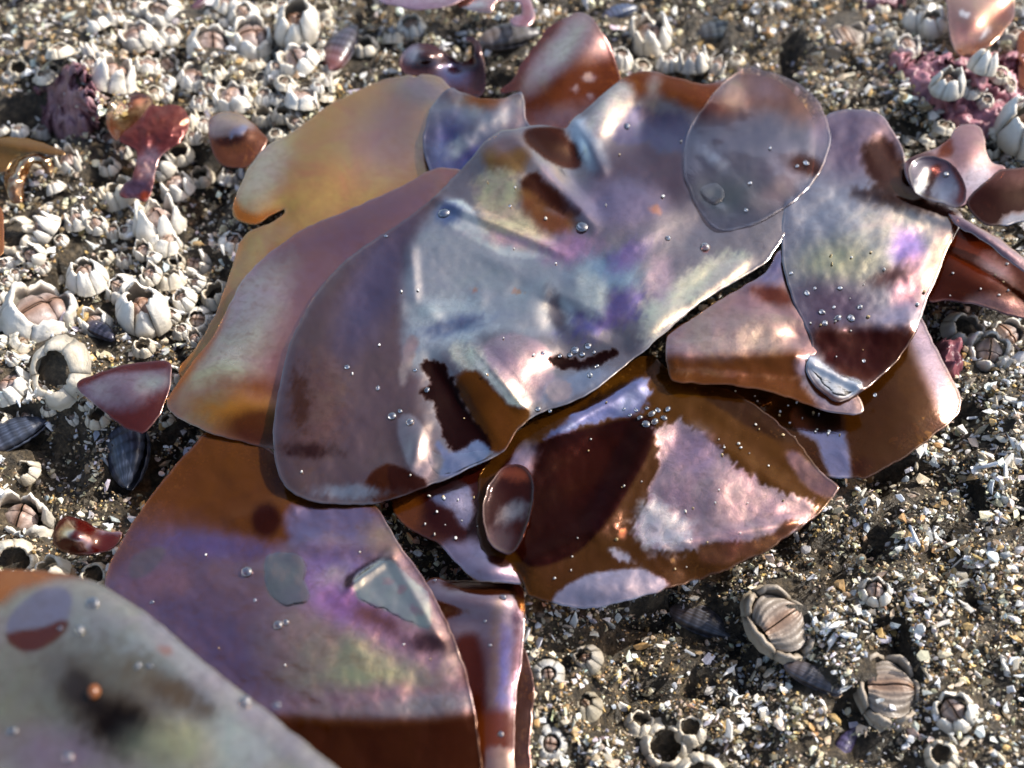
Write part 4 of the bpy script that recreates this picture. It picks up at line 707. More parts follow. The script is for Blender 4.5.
def lid_plate(r, side, half, rr, zt, drop, tone, gape, cut=0.22, ridge=0.018):
    """one of the four lid plates: side = left/right, half = long scutum or short tergum"""
    nu, nv = (6, 6) if ridge < 0.02 else (9, 22)
    y0, y1 = (-0.95, cut) if half == 0 else (cut + 0.04, 0.92)
    V, Cc = [], []
    for i in range(nv):
        w = i / (nv - 1)
        for j in range(nu):
            u = j / (nu - 1)
            y = (y0 + (y1 - y0) * u)
            wid = math.sqrt(max(0.03, 1 - y * y))
            peak = zt * (1 - 0.35 * abs(y + 0.1)) + (0.10 if half else 0.0) * math.sin(math.pi * u)
            x = gape + (wid * 0.95 - gape) * w
            z = peak - drop * w ** 1.1 + 0.10 * math.sin(math.pi * w) + ridge * math.sin(w * (22 if ridge < 0.02 else 27) + 1.5 * u) + (0 if ridge < 0.02 else 0.05 * math.sin(u * 7 + w * 3)) - 0.05 * (1 if j in (0, nu - 1) else 0)
            V.append((side * x * rr, y * rr, z))
            band = 0.72 + 0.28 * math.sin(w * 22 + u * 2) if ridge < 0.02 else 0.72 + 0.12 * math.sin(w * 27 + 1.5 * u)
            edge = (1 - w) ** 3
            Cc.append(np.array(tone) * band * (1 - 0.6 * edge) + np.array((0.30, 0.13, 0.05)) * 0.6 * edge)
    n = nu * nv
    V2 = [(x * 0.96, y * 0.96, z - 0.09) for x, y, z in V]
    F = grid_faces(nu, nv, 0, side > 0) + grid_faces(nu, nv, n, side < 0)
    ring = list(range(nu)) + [nu * i + nu - 1 for i in range(1, nv)] + [n - 1 - k for k in range(1, nu)] + [nu * i for i in range(nv - 2, 0, -1)]
    for a, b in zip(ring, ring[1:] + ring[:1]): F.append((a, b, n + b, n + a))
    return np.array(V + V2), F, np.array(Cc + [c * 0.5 for c in Cc])
WHITE, IVORY, BONE, TAUPE = (0.84, 0.81, 0.74), (0.78, 0.72, 0.60), (0.68, 0.62, 0.51), (0.36, 0.31, 0.25)
KINDS = {   # height, top radius, bulge, jag, lid radius (0 = empty), lid height, wall tone, lid tone
    'barrel': (1.35, 0.66, 0.16, 0.20, 0.58, 1.05, WHITE, (0.52, 0.36, 0.30)),
    'cone': (0.85, 0.62, 0.04, 0.25, 0.55, 0.74, WHITE, (0.50, 0.42, 0.37)),
    'open': (0.75, 0.86, 0.03, 0.34, 0.76, 0.62, WHITE, (0.46, 0.37, 0.34)),
    'spiky': (1.15, 0.80, 0.02, 0.62, 0.62, 0.8, WHITE, (0.50, 0.40, 0.36)),
    'ring': (0.50, 0.66, 0.05, 0.12, 0.50, 0.36, IVORY, (0.40, 0.34, 0.26)),
    'empty': (0.80, 0.74, 0.05, 0.35, 0.0, 0.0, BONE, (0.4, 0.3, 0.25)),
    'dull_barrel': (1.1, 0.62, 0.12, 0.25, 0.5, 0.85, (0.34, 0.31, 0.27), (0.30, 0.24, 0.20)),
    'dull_ring': (0.55, 0.6, 0.10, 0.2, 0.46, 0.4, (0.46, 0.46, 0.45), (0.36, 0.28, 0.24)),
    'dull_cone': (0.8, 0.5, 0.10, 0.3, 0.42, 0.66, (0.27, 0.24, 0.18), (0.28, 0.23, 0.17)),
    'lidded': (0.40, 0.97, 0.02, 0.7, 0.86, 0.46, TAUPE, (0.34, 0.29, 0.24)),
}
def barnacle_meshes(kind, seed):
    Hh, rt, bulge, jag, lr, lz, wt, lt = KINDS[kind]
    r = np.random.default_rng(seed)
    out = []; cuts = np.linspace(0, 2 * math.pi, 7) + r.normal(0, 0.13, 7); cuts[6] = cuts[0] + 2 * math.pi
    el = r.uniform(0.82, 1.0) if kind != 'lidded' else 0.74
    for k in range(6):
        tone = np.array(wt) * r.uniform(0.88, 1.06)
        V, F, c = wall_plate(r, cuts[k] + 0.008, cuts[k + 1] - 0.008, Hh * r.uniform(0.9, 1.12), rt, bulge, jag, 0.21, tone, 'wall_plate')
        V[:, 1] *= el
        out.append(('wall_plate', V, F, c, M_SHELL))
    if lr:
        for side in (-1, 1):
            for half in ((0,) if kind == 'lidded' else (0, 1)):
                V, F, c = lid_plate(r, side, half, lr, lz, lz * 0.62, np.array(lt) * r.uniform(0.85, 1.15), (0.035 + 0.05 * r.random()) * (0.4 if kind == 'lidded' else 1), 0.86 if kind == 'lidded' else 0.22, 0.021 if kind == 'lidded' else 0.018)
                V[:, 1] *= el
                out.append(('lid_plate', V, F, c, M_OPER))
    return out
_bm = {}
def barnacle_parts(kind, var, whole):
    key = (kind, var, whole)
    if key not in _bm:
        ps = barnacle_meshes(kind, 100 * list(KINDS).index(kind) + var)
        if whole:
            V, F, c, o = [], [], [], 0
            for _, v, f, cc, m in ps:
                V.append(v); F += [tuple(i + o for i in q) for q in f]; c.append(cc); o += len(v)
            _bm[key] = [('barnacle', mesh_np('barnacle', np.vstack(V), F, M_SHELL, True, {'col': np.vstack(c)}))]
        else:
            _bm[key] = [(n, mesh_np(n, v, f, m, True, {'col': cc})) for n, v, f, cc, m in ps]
    return _bm[key]
brnd = np.random.default_rng(77)
BARN = []
def barnacle(px, py, size, kind, label, group=None, up=0.0, tilt=None, whole=None, squash=1.0):
    whole = size < 25 if whole is None else whole
    p = on_ground(px, py + size * 0.18)
    p[2] += up + (-0.16 if kind == 'lidded' else -0.03 if kind.startswith('dull') else 0.10)
    R = size * 0.5 * float(scale_at(px, py)) * 0.92
    parts = barnacle_parts(kind, int(brnd.integers(0, 3)), whole)
    t = tilt if tilt else (brnd.normal(0, 0.22), brnd.normal(0, 0.22))
    if kind == 'lidded': t = (t[0] * 0.4, t[1] * 0.4)
    if whole: o = link('barnacle', parts[0][1])
    else:
        o = bpy.data.objects.new('barnacle', None); C.objects.link(o); o.empty_display_size = 0.003
        for n, me in parts: link(n, me, o)
    o.location = Vector(p) * CM
    o.rotation_euler = Euler((t[0], t[1], brnd.uniform(0, 6.28)))
    o.scale = (R, R, R * squash)
    tag(o, label, 'barnacle', group)
    BARN.append((px, py, size))
    return o
for a in [
    # back left rock
    (100, 26, 27, 'open', 'white barnacle with a purplish slanted lid alone in the pale grit at the back left'),
    (139, 34, 38, 'open', 'wide open white barnacle with jagged walls and striped grey lid at the back left'),
    (114, 73, 46, 'spiky', 'tall spiky white barnacle holding a grey wedge shaped lid above the reddish heart frond'),
    (148, 66, 30, 'open', 'weathered cream barnacle crowded against the right side of the tall spiky one'),
    (64, 58, 29, 'ring', 'smooth white cup barnacle on top of the dull pink lump at the back left'),
    (50, 83, 25, 'ring', 'small white barnacle on the left shoulder of the dull pink lump'),
    (164, 10, 42, 'cone', 'large chalky barnacle cut by the top edge left of the barnacle pair'),
    (155, 92, 20, 'ring', 'little white barnacle touching the rim of the reddish heart frond'),
    (212, 42, 46, 'open', 'left one of a joined pair of wide white barnacles near the top edge'),
    (252, 34, 46, 'open', 'right one of the joined pair of wide white barnacles with a tan lid'),
    (298, 24, 48, 'barrel', 'tall smooth barrel shaped barnacle with a reddish brown lid at the top edge'),
    (244, 12, 30, 'cone', 'cream barnacle standing behind the joined white pair at the top edge'),
    (194, 76, 34, 'open', 'white barnacle with an orange tinted lid below the joined pair'),
    (299, 58, 42, 'open', 'large round barnacle with thick rolled walls below the barrel shaped one'),
    (233, 96, 40, 'open', 'round barnacle with a thick white rim and open mouth above the brown cap frond'),
    (302, 98, 36, 'open', 'grey white barnacle with a folded lid next to the top edge of the golden lobe'),
    (278, 68, 24, 'cone', 'ribbed narrow barnacle pressed on the left side of the large round one'),
    (264, 96, 24, 'cone', 'small cream barnacle between two thick rimmed ones above the golden lobe'),
    (255, 62, 24, 'ring', 'small ring shaped barnacle just below the joined white pair'),
    (262, 78, 22, 'ring', 'small low barnacle under the ring shaped one in the crowded patch'),
    (284, 114, 24, 'empty', 'hollow barnacle shell right above the golden lobe'),
    (264, 116, 26, 'empty', 'broken hollow barnacle beside the brown cap frond'),
    (328, 24, 12, 'ring', 'tiny white barnacle at the foot of the dark mussel near the top edge'),
    (318, 78, 14, 'ring', 'tiny white barnacle between the dark mussel and the golden lobe'),
    # left side
    (70, 161, 34, 'spiky', 'pointed white barnacle with a pinkish lid beside the amber curled frond'),
    (122, 190, 44, 'empty', 'wide open grey barnacle shell the heart frond stalk grows from'),
    (160, 218, 54, 'spiky', 'big white barnacle with a tall mauve lid below the heart frond'),
    (167, 241, 36, 'cone', 'chubby white barnacle with a round yellowish mouth in front of the mauve lidded one'),
    (178, 184, 38, 'spiky', 'tall ragged white barnacle on the right of the heart frond stalk'),
    (58, 188, 24, 'cone', 'small barnacle with pinkish plates under the pointed white one'),
    (18, 232, 46, 'empty', 'yellowish empty barnacle shell by the orange sliver at the left edge'),
    (48, 228, 38, 'spiky', 'barnacle with long purplish lid plates right of the yellowish empty shell'),
    (186, 120, 34, 'empty', 'pale grey split barnacle shell right of the heart frond'),
    (180, 152, 30, 'empty', 'white hollow shell under the right edge of the heart frond'),
    (145, 308, 56, 'barrel', 'tall smooth white barrel barnacle with a pink lid left of the clump'),
    (197, 262, 38, 'spiky', 'white barnacle with pink brown striped lid next to the left rim of the purplish blade'),
    (172, 279, 32, 'empty', 'bluish grey empty cup behind the tall white barrel barnacle on the left'),
    (186, 298, 30, 'cone', 'grubby yellow grey barnacle right of the tall white barrel barnacle'),
    (200, 318, 36, 'cone', 'cream barnacle with a small dark hole touching the left rim of the purplish blade'),
    (218, 292, 34, 'empty', 'yellowish hollow shell half hidden by the left rim of the purplish blade'),
    (122, 285, 34, 'cone', 'grey worn barnacle behind the left shoulder of the tall white barrel barnacle'),
    (42, 306, 78, 'open', 'largest barnacle on the left with thick white walls round a pinkish brown lid'),
    (88, 272, 46, 'cone', 'white cone shaped barnacle with a narrow yellow mouth behind the largest one on the left'),
    (98, 322, 34, 'spiky', 'small bluish white spiky barnacle right of the largest one on the left'),
    (145, 346, 24, 'empty', 'small broken white cup right above the small dark red leaf'),
    (60, 362, 74, 'empty', 'big crumbled chalk white shell below the largest barnacle on the left', dict(squash=0.4, tilt=(0.5, -0.35))),
    (14, 382, 44, 'open', 'brownish streaked barnacle cut by the left edge beside the crumbled shell'),
    (76, 250, 30, 'empty', 'curled white shell rim behind the white cone barnacle on the left'),
    (30, 470, 30, 'empty', 'chunky white broken shell in the dark gap at the lower left'),
    (22, 512, 66, 'spiky', 'large cream barnacle with a long mauve lid at the lower left edge'),
    (14, 556, 50, 'empty', 'yellow white eroded barnacle right behind the blurred near leaf'),
    (52, 568, 40, 'empty', 'ivory split shell under the dark red bead shaped frond'),
    (96, 574, 34, 'empty', 'brownish ribbed shell between the bead shaped frond and the violet blade'),
    # back middle
    (650, 32, 46, 'spiky', 'pointed white barnacle with petal like plates behind the big blade at the top'),
    (620, 58, 30, 'cone', 'pale ribbed barnacle beside the back fold at the top middle'),
    (692, 62, 34, 'spiky', 'cream barnacle with a pink split lid touching the top rim of the big blade'),
    (668, 62, 28, 'cone', 'dull white barnacle in the row along the top rim of the big blade'),
    (642, 66, 26, 'ring', 'low ivory barnacle in the row along the top rim of the big blade'),
    (714, 66, 26, 'spiky', 'narrow white barnacle at the right end of the row along the top rim'),
    (736, 60, 17, 'ring', 'smooth round white knob shaped barnacle next to the rounded slate leaf'),
    (365, 45, 30, 'empty', 'pale eroded barnacle between the dark mussel and the dark red frill'),
    (394, 40, 24, 'empty', 'twisted cream shell behind the dark red frill'),
    (412, 26, 34, 'cone', 'mottled dark and cream barnacle under the pink blade at the top edge'),
    # back right
    (846, 28, 52, 'lidded', 'large sunken brownish barnacle with a pale open rim at the upper right'),
    (915, 25, 32, 'barrel', 'white lumpy barnacle left of the translucent pinkish blade at the upper right'),
    (934, 24, 30, 'barrel', 'white barnacle between the lumpy one and the translucent pinkish blade'),
    (893, 36, 24, 'empty', 'pale curved shell half buried left of the lumpy white barnacle'),
    (906, 46, 28, 'open', 'chipped barnacle with a grey lid below the lumpy white one'),
    (942, 94, 32, 'barrel', 'tallest white barnacle on the pink crust'),
    (966, 97, 22, 'cone', 'rounded cream barnacle in the middle of the pink crust'),
    (977, 74, 28, 'barrel', 'cream stacked barnacle on the pink crust just under the translucent blade'),
    (995, 82, 21, 'ring', 'grey ring barnacle at the right end of the pink crust'),
    (1005, 92, 16, 'ring', 'tiny white tube barnacle right of the grey ring one on the pink crust'),
    (981, 109, 19, 'cone', 'small white barnacle at the lower right part of the pink crust'),
    (943, 126, 24, 'ring', 'flat greenish grey barnacle at the lower edge of the pink crust'),
    (910, 141, 18, 'ring', 'left of two flat grey barnacles beside the dark gap at the right'),
    (927, 140, 20, 'ring', 'right of two flat grey barnacles beside the dark gap at the right'),
    (996, 134, 20, 'ring', 'cream barnacle with a brown mouth right of the pinkish grey blade'),
    (960, 64, 14, 'ring', 'tiny pale barnacle under the tip of the translucent blade'),
    (1004, 121, 12, 'ring', 'tiny dull grey barnacle above the cream one with a brown mouth'),
    (1024, 126, 60, 'barrel', 'big cream barnacle cut by the right edge'),
    (988, 150, 22, 'empty', 'small hollow grey shell right of the pinkish grey blade'),
    (1012, 36, 34, 'cone', 'orange tinted barnacle beside the brown sliver at the right edge'),
    (1016, 6, 20, 'ring', 'small tan barnacle in the top right corner'),
    (880, 6, 20, 'ring', 'dull grey barnacle at the top edge left of the translucent blade'),
    # right
    (986, 346, 50, 'spiky', 'chalk white broken barnacle under the dark red blade on the right'),
    (962, 326, 44, 'empty', 'dull pinkish brown shell in the shade beside the chalk white barnacle'),
    (1004, 332, 42, 'open', 'tan striped barnacle behind the chalk white one on the right'),
    # front right
    (780, 606, 84, 'lidded', 'big taupe barnacle with a tall closed striped lid below the tip of the brown blade'),
    (890, 674, 84, 'lidded', 'big taupe barnacle with an orange streaked lid in the grit at the lower right'),
    (874, 588, 32, 'spiky', 'small pinkish five sided barnacle between the two big taupe ones'),
    (836, 492, 30, 'lidded', 'flat brown barnacle almost buried just below the blade at the right'),
    (912, 494, 34, 'lidded', 'low grey brown barnacle with a thin slit in the grit right of the clump'),
    (588, 654, 32, 'dull_barrel', 'grey translucent barnacle with a tilted mouth in front of the clump'),
    (548, 668, 34, 'dull_ring', 'pale glassy barnacle left of the tilted mouth one'),
    (586, 700, 36, 'dull_cone', 'olive grey streaked barnacle below the tilted mouth one'),
    (550, 736, 42, 'dull_ring', 'pearl grey ribbed barnacle next to the thin brown blade edge at the bottom'),
    (952, 706, 44, 'spiky', 'ragged cream barnacle at the lower right corner'),
    (940, 752, 34, 'empty', 'chalky crumbled shell on the bottom edge at the lower right'),
    (700, 772, 56, 'empty', 'white crumbled shell on the bottom edge right of the clump'),
    (664, 738, 56, 'empty', 'dark hollow barnacle with pale ragged rims near the bottom edge'),
    (690, 726, 34, 'empty', 'smaller dark hollow barnacle fused to the pale rimmed one near the bottom edge'),
    (640, 720, 34, 'empty', 'thin walled empty barnacle behind the dark hollow pair near the bottom edge'),
]:
    barnacle(*a[:5], **(a[5] if len(a) > 5 else {}), up=0.3 if ('pink crust' in a[4] and 'edge of' not in a[4]) or 'mauve' in a[4] and 'lump' in a[4] or 'pink lump' in a[4] else 0.0)
# small barnacles nothing tells apart, in the crowded back left patch and on the left
def clear_of(x, y, m=3):
    for k, (ol, _) in BLADES.items():
        if ol[:, 0].min() - 30 < x < ol[:, 0].max() + 30 and sdist(ol, np.array([x]), np.array([y]))[0] > -m: return False
    return True
n = 0
for _ in range(4000):
    if n >= 150: break
    x, y = brnd.uniform(0, 330), brnd.uniform(5, 420)
    s = brnd.uniform(14, 30)
    if not clear_of(x, y, 4) or any((x - a) ** 2 + (y - b) ** 2 < (c * 0.34 + s * 0.33) ** 2 for a, b, c in BARN): continue
    if (x < 60 and 85 < y < 130) or vnoise(np.array([x / 70.0]), np.array([y / 50.0]), 3)[0] < 0.36 or (x < 90 and y < 50): continue
    n += 1
    q_ = ('ring', 'cone', 'spiky', 'cone', 'empty', 'spiky')[n % 6]; w_ = {'ring': 'low round', 'cone': 'cone shaped', 'empty': 'hollow', 'spiky': 'jagged'}[q_]
    barnacle(x, y, s, q_, f'{"tiny" if s < 15 else "small" if s < 20 else "stout little"} {w_} barnacle by {near(x, y)}', 'tiny barnacles by ' + near(x, y))

# ------------------------------------------------------------------ mussels, crust
def mussel(px, py, length, width, ang, label, tone=(0.012, 0.014, 0.022), tip=(0.05, 0.03, 0.02), up=0.15, tilt=(0, 0), cat='mussel', gape=0.06):
    """two ribbed valves, pointed at the beak"""
    p = on_ground(px, py); k = float(scale_at(px, py)); L, Wd = length * k, width * k
    root = bpy.data.objects.new('mussel', None); C.objects.link(root); root.empty_display_size = 0.003
    for side in (-1, 1):
        nu, nv = 22, 26; V, Cc = [], []
        for i in range(nv):
            v = i / (nv - 1)
            for j in range(nu):
                u = j / (nu - 1)
                prof = (math.sin(math.pi * min(1, u ** 0.62)) ** 0.7) * (0.55 + 0.45 * u) if 0 < u < 1 else 0.0
                y = (v - 0.5) * Wd * prof * 1.1 + 0.10 * Wd * math.sin(u * 3)
                z = side * (math.sqrt(max(0, 1 - (2 * v - 1) ** 2)) * Wd * 0.34 * prof + gape * Wd * u)
                z += side * 0.012 * Wd * math.sin(u * 50)
                V.append(((u - 0.5) * L, y, z))
                g = 0.5 + 0.5 * math.sin(u * 42 + v * 2)
                c = np.array(tone) * (0.6 + 1.1 * g) + np.array(tip) * max(0, 1 - u * 2.4) + np.array((0.07, 0.085, 0.12)) * (0.3 + 0.7 * g) * (0.25 + 0.75 * max(0, math.sin(v * 60 + u * 2)))
                Cc.append(c)
        F = grid_faces(nu, nv, 0, side < 0)
        o = link('valve', mesh_np('valve', V, F, M_MUSSEL, True, {'col': np.array(Cc)}), root)
        so = o.modifiers.new('thickness', 'SOLIDIFY'); so.thickness = 0.035 * CM; so.offset = -1
    BARN.append((px, py, length * 0.8))
    root.location = Vector(p + np.array([0, 0, up])) * CM
    root.rotation_euler = Euler((tilt[0], tilt[1], ang), 'XYZ')
    tag(root, label, cat)
    return root
mussel(134, 474, 92, 66, -1.25, 'dark blue black mussel standing in the gap left of the lower left blade', up=0.95, tilt=(0.5, 0))
mussel(20, 448, 74, 44, 0.55, 'black mussel lying in the dark gap at the left edge', up=0.5)
mussel(345, 56, 72, 38, 1.25, 'dark brown mussel with a reddish tip behind the golden lobe', (0.02, 0.012, 0.014), (0.16, 0.04, 0.02), 0.3)
mussel(722, 38, 60, 40, 0.05, 'dark green black mussel with a blue grey end behind the rounded leaf', (0.016, 0.02, 0.014), up=0.15)
mussel(845, 748, 52, 22, 0.9, 'deep purple mussel fragment near the bottom edge at the lower right', (0.03, 0.016, 0.05), up=0.1)
mussel(104, 340, 40, 22, -0.6, 'small shiny black mussel between the spiky barnacle and the crumbled shell', (0.012, 0.006, 0.01), up=0.35)
mussel(812, 680, 64, 30, -0.55, 'brown black mussel half buried between the two big taupe barnacles', (0.02, 0.014, 0.01), up=0.02)
mussel(620, 14, 40, 22, 0.4, 'blue black mussel at the top edge right of the hooked pink frond', (0.02, 0.03, 0.06), up=0.05)
mussel(700, 622, 70, 42, -0.5, 'dark ribbed mussel in the shade under the brown blade at the front', (0.022, 0.016, 0.012), up=-0.05)
mussel(510, 40, 66, 40, 0.2, 'brownish grey ribbed mussel behind the dark red frill', (0.06, 0.05, 0.04), (0.1, 0.06, 0.04), 0.05)
mussel(202, 8, 26, 14, 0.9, 'small dark purple mussel at the top edge behind the joined white pair', (0.05, 0.008, 0.012), up=0.15)

CRUSTS = []
def crust(poly, label, tone, tone2, lump, hgt, seed):
    ol = spline(poly, 3)
    x0, y0 = ol.min(0); x1, y1 = ol.max(0); st = 1.9
    gx, gy = np.meshgrid(np.arange(x0, x1, st), np.arange(y0, y1, st))
    d = sdist(ol, gx.ravel(), gy.ravel()) + 5 * fbm(gx.ravel() / 9, gy.ravel() / 9, seed, 3)
    base = on_ground_np(gx.ravel(), gy.ravel())
    n1 = vnoise(base[:, 0] / lump, base[:, 1] / lump, seed); n2 = fbm(base[:, 0] / lump * 2.3, base[:, 1] / lump * 2.3, seed + 5, 3)
    ridge = 1 - np.abs(n1 * 2 - 1)
    CRUSTS.append(ol)
    z = np.clip(d / 5, -1, 1) * 0.2 + hgt * (ridge * 0.7 + 0.5 * n2) * sstep(-2, 6, d)
    V = base + np.stack([0.25 * lump * n2, 0 * z, z], 1)
    m = gx.shape[0], gx.shape[1]
    I = np.arange(V.shape[0]).reshape(m)
    F = np.stack([I[:-1, :-1], I[1:, :-1], I[1:, 1:], I[:-1, 1:]], -1).reshape(-1, 4)
    F = F[(d[F] > -3).all(1)]
    w = np.clip(ridge * 0.9 + 0.4 * n2, 0, 1)[:, None] ** 1.5
    col = np.array(tone2) * (1 - w) + np.array(tone) * w
    used = np.unique(F); mp = np.zeros(len(V), int); mp[used] = np.arange(len(used))
    o = link('coralline_crust', mesh_np('coralline_crust', V[used], mp[F], M_CRUST, True, {'col': col[used]}))
    so = o.modifiers.new('thickness', 'SOLIDIFY'); so.thickness = 0.06 * CM; so.offset = -1
    return tag(o, label, 'crust')
crust([(888, 60), (905, 56), (930, 55), (960, 58), (1000, 55), (1030, 58), (1034, 90), (1015, 112), (1000, 126), (985, 138), (960, 136), (938, 118), (918, 98), (900, 78)],
      'knobbly bright pink crust with white barnacles growing on it at the upper right', (0.58, 0.27, 0.30), (0.16, 0.04, 0.06), 0.34, 0.22, 4)
crust([(34, 92), (48, 90), (62, 72), (78, 66), (92, 76), (98, 95), (98, 112), (88, 134), (60, 140), (45, 128), (36, 108)],
      'dull mauve pink knobbly lump with two white barnacles at the back left', (0.40, 0.22, 0.24), (0.14, 0.045, 0.06), 0.30, 0.24, 9)
crust([(862, -10), (905, -10), (905, 6), (888, 12), (866, 8)], 'small dull purple crust at the top edge at the upper right', (0.34, 0.18, 0.2), (0.12, 0.04, 0.06), 0.3, 0.2, 12)
crust([(930, 345), (945, 340), (958, 352), (962, 372), (950, 380), (936, 372)], 'wine red lump between the brown blade and the chalk white barnacle', (0.34, 0.11, 0.13), (0.12, 0.03, 0.04), 0.5, 0.5, 15)

# ------------------------------------------------------------------ sand, grit and shell bits
BASE_V, BASE_F = None, None
def ico(sub):
    bm = bmesh.new(); bmesh.ops.create_icosphere(bm, subdivisions=sub, radius=1)
    v = np.array([q.co[:] for q in bm.verts]); f = np.array([[q.index for q in t.verts] for t in bm.faces]); bm.free()
    return v, f
I1V, I1F = ico(1)
O1V = np.array([(1, 0, 0), (-1, 0, 0), (0, 1, 0), (0, -1, 0), (0, 0, 1), (0, 0, -1)], float)
O1F = np.array([(0, 2, 4), (2, 1, 4), (1, 3, 4), (3, 0, 4), (2, 0, 5), (1, 2, 5), (3, 1, 5), (0, 3, 5)])
COVER = [ol for k, (ol, _) in BLADES.items()]
def uncovered(x, y, m):
    ok = np.ones(len(x), bool)
    for ol in COVER:
        b = (x > ol[:, 0].min()) & (x < ol[:, 0].max()) & (y > ol[:, 1].min()) & (y < ol[:, 1].max()) & ok
        i = np.where(b)[0]
        if len(i): ok[i[sdist(ol, x[i], y[i]) > m]] = False
    for ol in CRUSTS: ok &= ~((np.abs(x - ol[:, 0].mean()) < 90) & (np.abs(y - ol[:, 1].mean()) < 60)) | (sdist(ol, x, y) < 2)
    return ok
PAL = np.array([(0.30, 0.27, 0.22), (0.44, 0.40, 0.33), (0.62, 0.58, 0.50), (0.20, 0.155, 0.10), (0.34, 0.24, 0.12), (0.10, 0.085, 0.07), (0.03, 0.028, 0.026), (0.74, 0.72, 0.68), (0.33, 0.36, 0.40), (0.46, 0.33, 0.16)])
def grit(n, smin, smax, seed, name, probs, flat, mat, m_in=22, zoff=0.0, spread=0.05, bright=1.36, tiny=False, ring=False):
    r = np.random.default_rng(seed)
    x, y = r.uniform(-60, 1090, n), r.uniform(-50, 830, n)
    if ring: x, y = r.uniform(-420, 1450, n), r.uniform(-330, 1150, n)
    ok = uncovered(x, y, m_in)
    if ring: ok &= (x < -50) | (x > 1080) | (y < -42) | (y > 822)
    for a, b, c in BARN: ok &= ((x - a) / (0.40 * c)) ** 2 + ((y - b) / (0.34 * c)) ** 2 > 1
    x, y = x[ok], y[ok]
    n = len(x)
    s = smin * (smax / smin) ** (r.random(n) ** 1.9)
    p = on_ground_np(x, y)
    k = scale_at(x, y)
    # crevices stay bare
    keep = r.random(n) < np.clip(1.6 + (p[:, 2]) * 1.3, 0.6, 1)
    # clumps
    cl = fbm(p[:, 0] / 0.9, p[:, 1] / 0.9, 21, 3)
    keep &= r.random(n) < np.clip(0.85 + cl * 1.3, 0.4, 1)
    x, y, s, p, k, cl = x[keep], y[keep], s[keep], p[keep], k[keep], cl[keep]; n = len(x)
    h = s * k * 0.5
    GV, GF = (O1V, O1F) if tiny else (I1V, I1F); m = len(GV)
    Vn = GV[None] * (1 + r.normal(0, 0.33, (n, m, 1)))
    Vn = Vn * (h[:, None, None] * np.stack([r.uniform(0.7, 1.5, n), r.uniform(0.6, 1.0, n), r.uniform(flat[0], flat[1], n)], 1)[:, None, :])
    ax = r.normal(size=(n, 3)); ax /= np.linalg.norm(ax, axis=1)[:, None]; an = r.uniform(0, 6.28, n)
    K = np.zeros((n, 3, 3)); K[:, 0, 1] = -ax[:, 2]; K[:, 0, 2] = ax[:, 1]; K[:, 1, 0] = ax[:, 2]; K[:, 1, 2] = -ax[:, 0]; K[:, 2, 0] = -ax[:, 1]; K[:, 2, 1] = ax[:, 0]
    R = np.eye(3)[None] + np.sin(an)[:, None, None] * K + (1 - np.cos(an))[:, None, None] * (K @ K)
    Vn = np.einsum('nij,nkj->nki', R, Vn)
    z = p[:, 2] + zoff + r.normal(0, spread, n) + h * 0.3
    Vn = Vn + np.stack([p[:, 0], p[:, 1], z], 1)[:, None]
    # colours: lighter, tanner and darker areas follow the rock
    tone = fbm(p[:, 0] / 2.2, p[:, 1] / 2.2, 41, 3)
    pr = np.tile(np.array(probs, float), (n, 1))
    brown = np.exp(-((x - 800) / 120) ** 2 - ((y - 20) / 40) ** 2) + 0.7 * np.exp(-((x - 640) / 90) ** 2 - ((y - 690) / 80) ** 2) + np.clip(tone, 0, 1) * 0.8
    pr[:, [3, 4, 9]] *= (1 + 3.0 * brown)[:, None]; pr[:, [0, 1, 2, 7]] *= (1 - 0.35 * np.clip(brown, 0, 1))[:, None]
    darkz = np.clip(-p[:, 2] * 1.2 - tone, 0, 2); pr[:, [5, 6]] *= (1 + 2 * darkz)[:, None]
    pr /= pr.sum(1, keepdims=True)
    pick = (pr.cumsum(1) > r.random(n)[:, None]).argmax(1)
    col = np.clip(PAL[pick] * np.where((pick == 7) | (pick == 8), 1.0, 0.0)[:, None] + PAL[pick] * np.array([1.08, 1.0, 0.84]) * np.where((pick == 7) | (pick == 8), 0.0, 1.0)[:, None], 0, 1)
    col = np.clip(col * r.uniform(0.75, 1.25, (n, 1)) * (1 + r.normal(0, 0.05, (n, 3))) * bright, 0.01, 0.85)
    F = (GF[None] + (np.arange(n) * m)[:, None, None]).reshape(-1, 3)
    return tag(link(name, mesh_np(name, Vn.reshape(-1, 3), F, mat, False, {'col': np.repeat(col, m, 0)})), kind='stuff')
grit(190000, 2.2, 5.5, 5, 'sand', [3, 3, 1.5, 2, 1.2, 2, 1.4, 0.7, 0.6, 0.7], (0.5, 1.0), M_GRAIN, tiny=True)
grit(20000, 4.5, 12.0, 6, 'gravel', [3, 3, 2.6, 2, 1.3, 1.4, 1.3, 2.4, 0.8, 0.7], (0.25, 0.7), M_GRAIN, zoff=0.03)
grit(12500, 4.0, 13.0, 7, 'shell_crumbs', [0, 1, 3, 0, 0, 0, 0, 9, 1.0, 0.4], (0.15, 0.45), M_FLAKE, zoff=0.07, m_in=10, bright=1.05)
grit(95000, 4.0, 12.0, 8, 'gravel', [3, 3, 2.4, 2, 1.2, 1.6, 1.3, 2.4, 0.8, 0.7], (0.3, 0.9), M_GRAIN, tiny=True, ring=True)     # the same grit goes on beyond the frame
